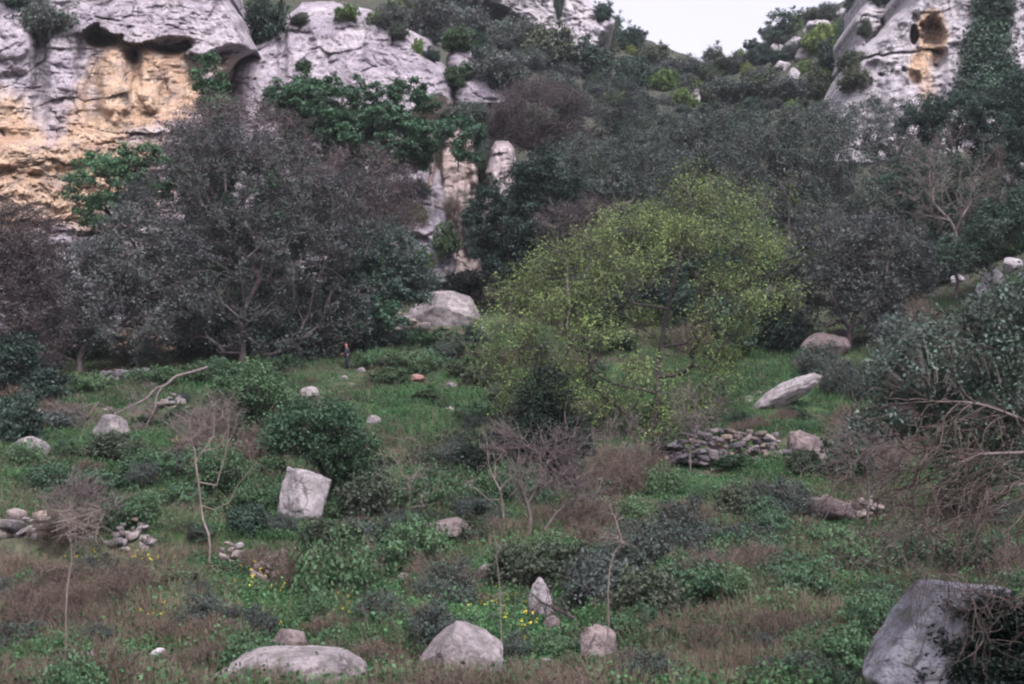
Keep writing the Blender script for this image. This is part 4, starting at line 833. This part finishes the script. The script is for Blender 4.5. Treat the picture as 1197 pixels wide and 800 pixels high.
# hand-placed bushes: kind, px, py of the base, width px, height px
BUSH = [
 ('grey scrub', 55, 52, 70, 45), ('dark scrub', 20, 12, 40, 30), ('dark scrub', 308, 50, 50, 55), ('green scrub', 322, 36, 26, 26), ('spurge', 405, 24, 34, 18), ('spurge', 440, 30, 26, 16), ('olive scrub', 350, 30, 26, 14),
 ('green scrub', 355, 84, 22, 16), ('spurge', 470, 16, 40, 20), ('grey scrub', 500, 45, 60, 55), ('grey scrub', 540, 48, 60, 45), ('spurge', 532, 58, 30, 22), ('spurge', 555, 38, 26, 16), ('olive scrub', 465, 48, 26, 20),
 ('dark scrub', 505, 72, 20, 14), ('grey scrub', 600, 60, 60, 40), ('olive scrub', 640, 85, 70, 50), ('grey scrub', 580, 100, 60, 40), ('dark scrub', 690, 95, 60, 40), ('olive scrub', 700, 60, 40, 30), ('dark scrub', 715, 45, 30, 24), ('dark scrub', 735, 60, 36, 24),
 ('dark scrub', 705, 25, 26, 18), ('dark scrub', 652, 22, 12, 24), ('olive scrub', 765, 78, 40, 24), ('grey scrub', 800, 92, 50, 24), ('dark scrub', 740, 105, 45, 34), ('spurge', 775, 105, 40, 22), ('spurge', 722, 125, 36, 18), ('spurge', 800, 126, 40, 20),
 ('olive scrub', 850, 84, 40, 16), ('spurge', 852, 80, 18, 8), ('dark scrub', 880, 80, 26, 20), ('dark scrub', 893, 68, 22, 14), ('spurge', 960, 62, 50, 32), ('olive scrub', 955, 60, 34, 22), ('dark scrub', 975, 92, 40, 44), ('dark scrub', 990, 70, 26, 40),
 ('spurge', 965, 102, 44, 18), ('grey scrub', 930, 118, 60, 28), ('olive scrub', 890, 118, 60, 30), ('grey scrub', 850, 122, 60, 28), ('spurge', 885, 104, 34, 12), ('dark scrub', 1000, 18, 26, 30), ('dark scrub', 1040, 12, 40, 20), ('olive scrub', 1012, 45, 18, 22),
 ('grey scrub', 545, 130, 40, 40), ('brown brush', 510, 145, 40, 40), ('brown brush', 515, 190, 30, 50), ('grey scrub', 555, 190, 30, 40), ('green scrub', 560, 215, 24, 40), ('brown brush', 530, 262, 26, 40), ('green scrub', 520, 300, 34, 44), ('grey scrub', 555, 300, 28, 60),
 ('brown brush', 475, 275, 50, 50), ('dark scrub', 545, 345, 50, 26), ('green scrub', 500, 335, 50, 30), ('grey scrub', 305, 390, 90, 50), ('grey scrub', 345, 412, 60, 40), ('dark scrub', 440, 412, 60, 26), ('dark scrub', 415, 408, 60, 40), ('dark scrub', 60, 425, 70, 60),
 ('green scrub', 515, 412, 70, 26), ('olive scrub', 470, 432, 60, 20), ('green scrub', 548, 440, 40, 28), ('olive scrub', 570, 455, 60, 24), ('rosemary', 980, 465, 44, 44), ('rosemary', 1010, 470, 50, 40), ('green scrub', 925, 495, 34, 24), ('dark scrub', 865, 498, 24, 14),
 ('grey scrub', 1050, 420, 60, 50), ('brown brush', 1075, 400, 50, 60), ('dark scrub', 1040, 400, 50, 40), ('brown brush', 985, 520, 50, 36), ('grey scrub', 1010, 545, 60, 50), ('brown brush', 1040, 560, 60, 50),
 ('rosemary', 735, 690, 100, 80), ('rosemary', 790, 660, 80, 70), ('grey scrub', 700, 720, 90, 70), ('olive scrub', 760, 730, 90, 60), ('rosemary', 895, 615, 70, 50), ('olive scrub', 860, 610, 50, 40), ('grey scrub', 925, 610, 50, 44),
 ('rosemary', 420, 660, 70, 50), ('rosemary', 470, 640, 60, 46), ('olive scrub', 380, 690, 50, 40), ('dark scrub', 375, 695, 50, 36), ('rosemary', 520, 720, 80, 60), ('rosemary', 450, 735, 70, 46), ('olive scrub', 600, 690, 60, 50), ('olive scrub', 560, 640, 50, 30),
 ('brown brush', 60, 640, 60, 50), ('dark scrub', 290, 626, 50, 30), ('rosemary', 325, 628, 50, 30), ('brown brush', 240, 760, 80, 50), ('brown brush', 200, 790, 80, 40), ('rosemary', 280, 750, 60, 40), ('brown brush', 40, 740, 80, 60), ('brown brush', 20, 700, 80, 60),
 ('brown brush', 90, 720, 60, 50), ('rosemary', 150, 690, 60, 36), ('olive scrub', 210, 700, 60, 30), ('bramble', 930, 690, 110, 44), ('bramble', 1000, 680, 100, 50), ('bramble', 870, 660, 90, 40), ('bramble', 960, 650, 90, 36), ('bramble', 1030, 720, 90, 40), ('bramble', 850, 700, 70, 40), ('bramble', 1070, 660, 80, 40),
 ('bramble', 800, 700, 90, 50), ('brown brush', 985, 735, 70, 36), ('brown brush', 900, 745, 70, 40), ('brown brush', 820, 760, 70, 40), ('bramble', 960, 755, 50, 30), ('rosemary', 1000, 770, 60, 30), ('brown brush', 860, 790, 80, 30), ('brown brush', 930, 795, 80, 26),
 ('bramble', 460, 590, 60, 40), ('bramble', 500, 600, 70, 50), ('bramble', 540, 600, 60, 50), ('bramble', 430, 580, 50, 36), ('green scrub', 560, 605, 50, 40), ('bramble', 650, 650, 70, 30), ('brown brush', 700, 580, 60, 40), ('brown brush', 720, 560, 70, 50), ('brown brush', 760, 560, 60, 40), ('olive scrub', 690, 610, 60, 36),
 ('bramble', 110, 580, 80, 30), ('bramble', 60, 570, 70, 30), ('bramble', 170, 560, 70, 34), ('bramble', 210, 600, 60, 34), ('bramble', 300, 600, 60, 40), ('bramble', 30, 545, 60, 30), ('green scrub', 320, 560, 40, 30), ('brown brush', 250, 530, 70, 60), ('brown brush', 300, 540, 50, 50), ('bramble', 130, 530, 60, 26),
 ('dark scrub', 20, 520, 60, 50), ('grey scrub', 70, 505, 70, 24), ('bramble', 400, 610, 50, 30), ('bramble', 420, 700, 60, 30), ('brown brush', 440, 780, 70, 40), ('brown brush', 470, 800, 60, 36), ('brown brush', 620, 800, 70, 40), ('bramble', 640, 770, 60, 34), ('bramble', 600, 750, 50, 30), ('rosemary', 560, 745, 60, 26), ('brown brush', 740, 790, 80, 40), ('bramble', 690, 800, 60, 30),
 ('green scrub', 455, 452, 50, 26), ('bramble', 500, 432, 60, 24), ('olive scrub', 530, 422, 50, 26), ('green scrub', 572, 432, 50, 34), ('bramble', 440, 428, 50, 20), ('dark scrub', 556, 418, 40, 30), ('bramble', 605, 472, 60, 26), ('bramble', 250, 442, 60, 24), ('green scrub', 335, 436, 46, 24), ('bramble', 180, 448, 70, 20), ('bramble', 110, 455, 60, 20), ('bramble', 805, 541, 44, 16), ('green scrub', 862, 546, 44, 18), ('bramble', 908, 541, 34, 16), ('olive scrub', 780, 535, 40, 26), ('green scrub', 845, 420, 70, 26), ('bramble', 940, 425, 50, 18), ('green scrub', 720, 415, 70, 30), ('green scrub', 500, 470, 40, 18), ('bramble', 560, 500, 60, 30), ('grey scrub', 345, 425, 70, 50),
 ('dark scrub', 230, 425, 60, 50), ('dark scrub', 270, 420, 70, 60), ('dark scrub', 320, 425, 60, 50), ('dark scrub', 370, 415, 60, 60), ('dark scrub', 110, 425, 50, 30), ('dark scrub', 60, 440, 60, 70), ('dark scrub', 480, 345, 50, 40), ('dark scrub', 700, 385, 90, 60), ('dark scrub', 860, 415, 80, 60), ('dark scrub', 920, 410, 60, 50), ('dark scrub', 620, 360, 60, 50), ('dark scrub', 1100, 330, 70, 50), ('grey scrub', 1060, 350, 60, 50), ('green scrub', 1180, 300, 60, 40), ('dark scrub', 780, 380, 90, 50),
 ('bramble', 780, 790, 60, 34), ('bramble', 150, 790, 70, 30), ('bramble', 60, 795, 90, 30), ('bramble', 400, 760, 60, 30),
]
for k, x, y, w, h in BUSH:
    p = hit(x, y); s = p[1]/F; place(k, p - [0, 0, .1], w*s, h*s)
# scrub filling the far slopes
def far_scrub():
    rg = np.random.default_rng(21); pts = []
    tries = 0
    while len(pts) < 300 and tries < 9000:
        tries += 1; x = rg.uniform(380, 1000); y = rg.uniform(20, 330)
        if math.hypot((x-400)/130, (y-75)/75) < 1 and y > 0.55*(x-300)-40: continue
        if 495 < x < 610 and 150 < y < 335: continue
        if 560 < x < 715 and y < 50: continue
        p = hit(x, y)
        if p[1] > 300 or p[1] < 100 or not np.isfinite(p).all(): continue
        w = rg.uniform(1.6, 4.2)
        if any((p[0]-q[0])**2 + (p[1]-q[1])**2 < (.34*(w+q[3]))**2 for q in pts): continue
        pts.append((p[0], p[1], p[2], w)); f = fbm(np.array([[p[0]*.05, p[1]*.05, 0]]), 2, 5)[0] + rg.normal()*.35
        k = 'spurge' if f > .5 else ('olive scrub' if f > .15 else ('grey scrub' if f > -.2 else ('green scrub' if f > -.35 else 'dark scrub')))
        place(k, p - [0, 0, .2], w if k != 'spurge' else w*.7, w*rg.uniform(.5, .75))
    # slopes beyond the frame, so the hill does not go bald to the side
    n = 0
    while n < 40:
        Y = rg.uniform(60, 200); a = rg.choice([-1, 1])*rg.uniform(.38, .52); X = a*Y; z = float(ground(X, Y)[0])
        place(['olive scrub', 'grey scrub', 'dark scrub'][n % 3], (X, Y, z-.2), rg.uniform(2.5, 4), None, 'scrub on the slopes outside the frame', 'dense scrub bush on the outer slope beyond the frame'); n += 1
far_scrub()
def near_scrub():
    rg = np.random.default_rng(33); pts = []
    for _ in range(9000):
        if len(pts) >= 300: break
        x = rg.uniform(-10, 1205); y = 395 + 445*rg.uniform(0, 1)**.95
        if math.hypot((x-490)/75, (y-480)/28) < 1 or math.hypot((x-870)/70, (y-440)/35) < 1: continue
        p = hit(x, y, rocks=False)
        if any(math.hypot(p[0]-a, p[1]-b) < c + .35 for a, b, c in CLEAR): continue
        if math.hypot((x-408)/45, (y-448)/42) < 1: continue
        w = rg.uniform(.7, 2.1)*(1 + (p[1]-30)/120)
        if any(abs(p[0]-a) < c + w*.4 and -3.6 < p[1]-b < 1 for a, b, c in CLEAR): continue
        if any((p[0]-q[0])**2 + (p[1]-q[1])**2 < (.33*(w+q[2]))**2 for q in pts): continue
        pts.append((p[0], p[1], w)); f = fbm(np.array([[p[0]*.12, p[1]*.12, 0]]), 2, 8)[0] + rg.normal()*.3
        k = 'brown brush' if f < -.15 else ('rosemary' if f < .08 else ('bramble' if f < .35 else ('olive scrub' if f < .5 else 'green scrub')))
        if p[1] < 36: w *= .8; k = k if k in ('rosemary', 'brown brush') else 'bramble'
        place(k, p - [0, 0, .08], w, w*rg.uniform(.45, .8))
near_scrub()
print('bushes', time.time() - T00)
# ------------------------------------------------------------------ ground cover (uncountable)
def cover():
    rg = np.random.default_rng(5); n = 230000
    a = rg.uniform(-.44, .44, n); Y = 20 + 82*rg.uniform(0, 1, n)**1.25; X = a*Y
    z = ground(X, Y); px, py = project(np.stack([X, Y, z], 1))
    pos = np.stack([X, Y, z], 1); f1 = fbm(pos*[.22, .22, 0], 4, 31); f2 = fbm(pos*[.5, .5, 0], 3, 41)
    mead = np.zeros(n)
    for cx, cy, rx, ry in ((490, 480, 90, 30), (860, 440, 80, 40), (900, 500, 90, 20), (940, 560, 110, 25), (270, 450, 60, 16), (150, 560, 160, 40), (330, 620, 60, 30), (620, 740, 60, 40), (130, 470, 70, 14), (330, 720, 70, 40)):
        mead = np.maximum(mead, np.exp(-(((px-cx)/rx)**2 + ((py-cy)/ry)**2)))
    brown = np.zeros(n)
    for cx, cy, rx, ry in ((60, 690, 120, 60), (230, 760, 100, 50), (930, 740, 130, 50), (540, 800, 200, 30), (720, 560, 80, 40), (1000, 580, 80, 40), (820, 790, 140, 30), (60, 620, 90, 25), (160, 660, 130, 30)):
        brown = np.maximum(brown, np.exp(-(((px-cx)/rx)**2 + ((py-cy)/ry)**2)))
    u = rg.uniform(0, 1, n); score = f1*.8 + f2*.5 + mead*.8 - brown*.85 + rg.normal(size=n)*.55
    short = np.ones(n)
    for bx, by, br in CLEAR + [(P(406, 434, 86.5)[0], yy, .6) for yy in (81, 82.5, 84, 85.5, 87)]:
        dx, dy = X - bx, Y - by; short = np.minimum(short, np.clip((np.sqrt(dx*dx + (dy*.5)**2) - br*.9)/1.1, .1, 1))
    isg = score > .15; isd = score < -.55; ish = ~isg & ~isd
    def blades(sel, k, h, w, lean, name, label, cat, mat):
        q = np.repeat(pos[sel], k, 0); m = len(q); q = q + np.stack([rg.normal(size=m)*.13, rg.normal(size=m)*.13, np.full(m, -.04)], 1)
        H = h*rg.uniform(.3, 1.4, m)[:, None]*np.repeat((1 + .5*f2[sel])*short[sel], k)[:, None]; d = rg.normal(size=(m, 3))*lean; d[:, 2] = 1; d = unit(d); side = unit(np.cross(d, rg.normal(size=(m, 3))))*w*(.6 + q[:, 1:2]/60)
        V = np.stack([q - side*.5, q + side*.5, q + d*H + side*.25, q + d*H - side*.25], 1).reshape(-1, 3)
        rnd = np.clip(.5 + .45*np.repeat(f2[sel], k) + rg.normal(size=m)*.22, 0, 1)
        o = obj(name, mesh(name, V, np.arange(4*m).reshape(-1, 4), LEAF[mat], {'rnd': np.repeat(rnd, 4)})); tag(o, label, cat, None, 'stuff')
    blades(isg | (ish & (u < .3)), 6, .30, .020, .45, 'grass', 'short green grass and herbs covering the terraces', 'grass', 'grass')
    blades(isd | (ish & (u > .75)), 6, .50, .011, .38, 'dry_grass', 'dry straw-brown grass stalks between the shrubs', 'dry grass', 'straw')
    sel = ish | (isg & (u < .45)); k = 7; q = np.repeat(pos[sel], k, 0); m = len(q); C = q + np.stack([rg.normal(size=m)*.16, rg.normal(size=m)*.16, np.abs(rg.normal(size=m))*.17*np.repeat((1 + .8*f2[sel])*short[sel], k) + .03], 1)
    V, Fc = leaves(C, .085, 1.1, None, .7, rg); V = V; rnd = np.clip(.5 + .5*np.repeat(f2[sel], k) + rg.normal(size=m)*.2, 0, 1)
    o = obj('ground_herbs', mesh('ground_herbs', V, Fc, LEAF['herb'], {'rnd': np.repeat(rnd, 4)})); tag(o, 'low broad-leaved green herbs carpeting the slope', 'ground cover', None, 'stuff')
    # yellow flowers in loose patches
    C = []
    for cx, cy, sx, sy, k in ((310, 690, 16, 8, 26), (575, 720, 20, 8, 16), (612, 745, 14, 10, 18), (165, 672, 20, 6, 10), (175, 735, 10, 5, 10), (190, 560, 12, 10, 16), (210, 515, 8, 5, 8), (380, 725, 20, 15, 12), (95, 668, 14, 6, 8), (905, 395, 40, 10, 6), (520, 700, 12, 5, 6), (405, 715, 10, 10, 6), (1010, 760, 10, 8, 4), (155, 662, 10, 5, 6)):
        for _ in range(k): 
            p = hit(cx + rg.normal()*sx, cy + rg.normal()*sy, rocks=False); C.append(p + [rg.normal()*.05, rg.normal()*.05, .34 + rg.uniform(0, .15)])
    C = np.array(C); k = 5; q = np.repeat(C, k, 0) + rg.normal(size=(len(C)*k, 3))*.022; V, Fc = leaves(q, .036, 1.0, np.array([0, -.8, 0]), .9, rg)
    o = obj('yellow_flowers', mesh('yellow_flowers', V, Fc, YELLOW)); tag(o, 'scattered small yellow wild flowers in loose patches', 'flowers', None, 'stuff')
cover()
print('cover', time.time() - T00)
# ------------------------------------------------------------------ walking person
def person():
    p = hit(406, 434, rocks=False); b = p.copy()
    def flat(name, c, rough=.8):
        m, nt = newmat(name); s = N(nt, 'ShaderNodeBsdfPrincipled', Roughness=rough); tc = N(nt, 'ShaderNodeTexCoord'); f = noise(nt, tc.outputs['Object'], 9, 3)
        nt.links.new(ramp(nt, f, [(.3, tuple(x*.8 for x in c)), (.7, tuple(x*1.15 for x in c))]), s.inputs['Base Color']); o = N(nt, 'ShaderNodeOutputMaterial'); nt.links.new(s.outputs[0], o.inputs[0]); return m
    def skin(name, V, E, Rr, mat, parent, sub=2):
        me = bpy.data.meshes.new(name); me.from_pydata(V, E, []); me.materials.append(mat); o = obj(name, me, parent)
        md = o.modifiers.new('skin', 'SKIN'); me.skin_vertices if me.skin_vertices else None
        if not me.skin_vertices:
            bpy.context.view_layer.objects.active = o
        for v, r in zip(me.skin_vertices[0].data, Rr): v.radius = (r, r) if np.isscalar(r) else r
        me.skin_vertices[0].data[0].use_root = True
        s = o.modifiers.new('sub', 'SUBSURF'); s.levels = s.render_levels = sub
        return o
    SK = flat('skin', (.30, .14, .105)); NAVY = flat('navy_cloth', (.014, .017, .03)); DK = flat('dark_trousers', (.010, .012, .020)); HAIR = flat('red_cap', (.20, .05, .035)); SH = flat('shoe_leather', (.02, .016, .014))
    t = thing('person', 'person in dark navy jacket and trousers walking left with head lowered, one hand forward', 'person', b)
    # x- is the walking direction (left in the photo)
    V = [(0, 0, .93), (-.01, 0, 1.15), (-.02, 0, 1.38), (-.05, 0, 1.48), (-.08, 0, 1.56), (-.09, 0, 1.66),            # 0-5 pelvis..head
         (0, .09, .90), (-.10, .09, .50), (-.14, .09, .08), (-.26, .09, .03), (0, -.09, .90), (.06, -.09, .50), (.18, -.09, .10), (.08, -.09, .03),
         (-.02, .19, 1.38), (.08, .24, 1.12), (-.02, .22, .90), (-.02, -.19, 1.38), (-.06, -.24, 1.12), (-.28, -.20, 1.06)]
    E = [(0, 1), (1, 2), (2, 3), (3, 4), (4, 5), (0, 6), (6, 7), (7, 8), (8, 9), (0, 10), (10, 11), (11, 12), (12, 13), (2, 14), (14, 15), (15, 16), (2, 17), (17, 18), (18, 19)]
    Rr = [.13, .12, .13, .055, .085, .09, .085, .058, .04, .03, .085, .058, .04, .03, .06, .045, .032, .06, .045, .032]
    for h, d in ((16, np.array([-.25, 0, -1])), (19, np.array([-1, 0, -.1]))):
        d = d/np.linalg.norm(d); o = np.array(V[h]); s = np.cross(d, [0, 1, 0]); pm = o + d*.07; k0 = len(V); V.append(tuple(pm)); E.append((h, k0)); Rr.append(.03)
        for j in range(4):
            f0 = pm + np.array([0, (j-1.5)*.022, 0]) + d*.03; L = (.035, .045, .042, .03)[j]; f1 = f0 + d*L + np.array([0, 0, -.012]); k = len(V); V += [tuple(f0), tuple(f1)]; E += [(k0, k), (k, k+1)]; Rr += [.010, .008]
        f0 = o + d*.03 + np.array([0, -.035, .02]); f1 = f0 + d*.04; k = len(V); V += [tuple(f0), tuple(f1)]; E += [(h, k), (k, k+1)]; Rr += [.011, .009]
    k = len(V); V.append((-.20, 0, 1.635)); E.append((5, k)); Rr.append(.018)   # nose
    skin('body', [tuple(v) for v in V], E, Rr, SK, t)
    skin('jacket', [(0, 0, .90), (-.01, 0, 1.15), (-.02, 0, 1.38), (-.045, 0, 1.46), (-.02, .19, 1.38), (.08, .24, 1.12), (-.015, .222, .93), (-.02, -.19, 1.38), (-.06, -.24, 1.12), (-.24, -.205, 1.065)], [(0, 1), (1, 2), (2, 3), (2, 4), (4, 5), (5, 6), (2, 7), (7, 8), (8, 9)], [(.16, .19), (.15, .18), (.155, .17), .08, .085, .068, .052, .085, .068, .052], NAVY, t)
    skin('trousers', [(0, 0, .95), (0, .09, .88), (-.10, .09, .50), (-.14, .09, .09), (0, -.09, .88), (.06, -.09, .50), (.18, -.09, .12)], [(0, 1), (1, 2), (2, 3), (0, 4), (4, 5), (5, 6)], [.15, .11, .085, .07, .11, .085, .07], DK, t)
    for q in ((-.14, .09, .04), (.18, -.09, .06)): skin('shoe', [(q[0]+.03, q[1], q[2]), (q[0]-.07, q[1], q[2]), (q[0]-.16, q[1], q[2]-.01)], [(0, 1), (1, 2)], [.05, .05, .038], SH, t)
    skin('cap', [(-.06, 0, 1.70), (-.10, 0, 1.715), (-.20, 0, 1.69)], [(0, 1), (1, 2)], [(.10, .10), (.095, .08), (.05, .015)], HAIR, t)
    t.scale = (1.0, 1.0, 1.0)
try: person()
except Exception as e: print('PERSON', e); raise
def haze():
    V = np.array([(x, y, z) for x in (-460, 460) for y in (-90, 470) for z in (-12, 130)], float); zmin = -12
    Fc = np.array([(0, 1, 3, 2), (4, 6, 7, 5), (0, 4, 5, 1), (2, 3, 7, 6), (0, 2, 6, 4), (1, 5, 7, 3)])
    m, nt = newmat('haze_air'); v = N(nt, 'ShaderNodeVolumePrincipled'); v.inputs['Density'].default_value = .00016; v.inputs['Color'].default_value = (.86, .9, 1, 1); v.inputs['Anisotropy'].default_value = .2
    o = N(nt, 'ShaderNodeOutputMaterial'); nt.links.new(v.outputs[0], o.inputs['Volume'])
    h = obj('haze', mesh('haze', V, Fc, m)); h['kind'] = 'stuff'; tag(h, 'thin bluish air haze over the valley', 'haze', None, 'stuff')
haze()
# ------------------------------------------------------------------ light and sky: bright overcast
SUN_E, SUN_A = math.radians(56), math.radians(200)      # compass-like angle: from behind the camera, a little to the right
w = bpy.data.worlds.new('World'); scene.world = w; w.use_nodes = True; nt = w.node_tree; nt.nodes.clear()
sky = N(nt, 'ShaderNodeTexSky'); sky.sky_type = 'NISHITA'; sky.sun_disc = False; sky.sun_elevation = SUN_E; sky.sun_rotation = math.radians(160); sky.dust_density = 6; sky.air_density = 1.2
hs = N(nt, 'ShaderNodeHueSaturation'); hs.inputs['Saturation'].default_value = .12; nt.links.new(sky.outputs[0], hs.inputs['Color'])
tint = mix(nt, 1.0, hs.outputs[0], (.98, .94, 1.07), 'MULTIPLY')
bg = N(nt, 'ShaderNodeBackground'); bg.inputs[1].default_value = .15; nt.links.new(tint, bg.inputs[0])
ow = N(nt, 'ShaderNodeOutputWorld'); nt.links.new(bg.outputs[0], ow.inputs[0])
sd = bpy.data.lights.new('sun', 'SUN'); so = bpy.data.objects.new('sun', sd); COL.objects.link(so); sd.energy = 1.3; sd.angle = math.radians(10); sd.color = (1, .93, .84)
dirv = Vector((math.sin(math.radians(160))*math.cos(SUN_E), math.cos(math.radians(160))*math.cos(SUN_E), math.sin(SUN_E)))   # towards the sun
so.rotation_euler = dirv.to_track_quat('Z', 'Y').to_euler(); so.location = (0, -20, 60)
vs = scene.view_settings; vs.view_transform = 'Standard'; vs.look = 'None'; vs.exposure = 1.1; vs.gamma = 1; vs.use_curve_mapping = False
scene.render.engine = 'CYCLES'; cy = scene.cycles; cy.max_bounces = 4; cy.diffuse_bounces = 2; cy.glossy_bounces = 1; cy.transmission_bounces = 2; cy.transparent_max_bounces = 4
cy.use_denoising = True; cy.filter_width = 2.2; cy.use_adaptive_sampling = True; cy.adaptive_threshold = .02; cy.caustics_reflective = False; cy.caustics_refractive = False
print('script done', time.time() - T00)
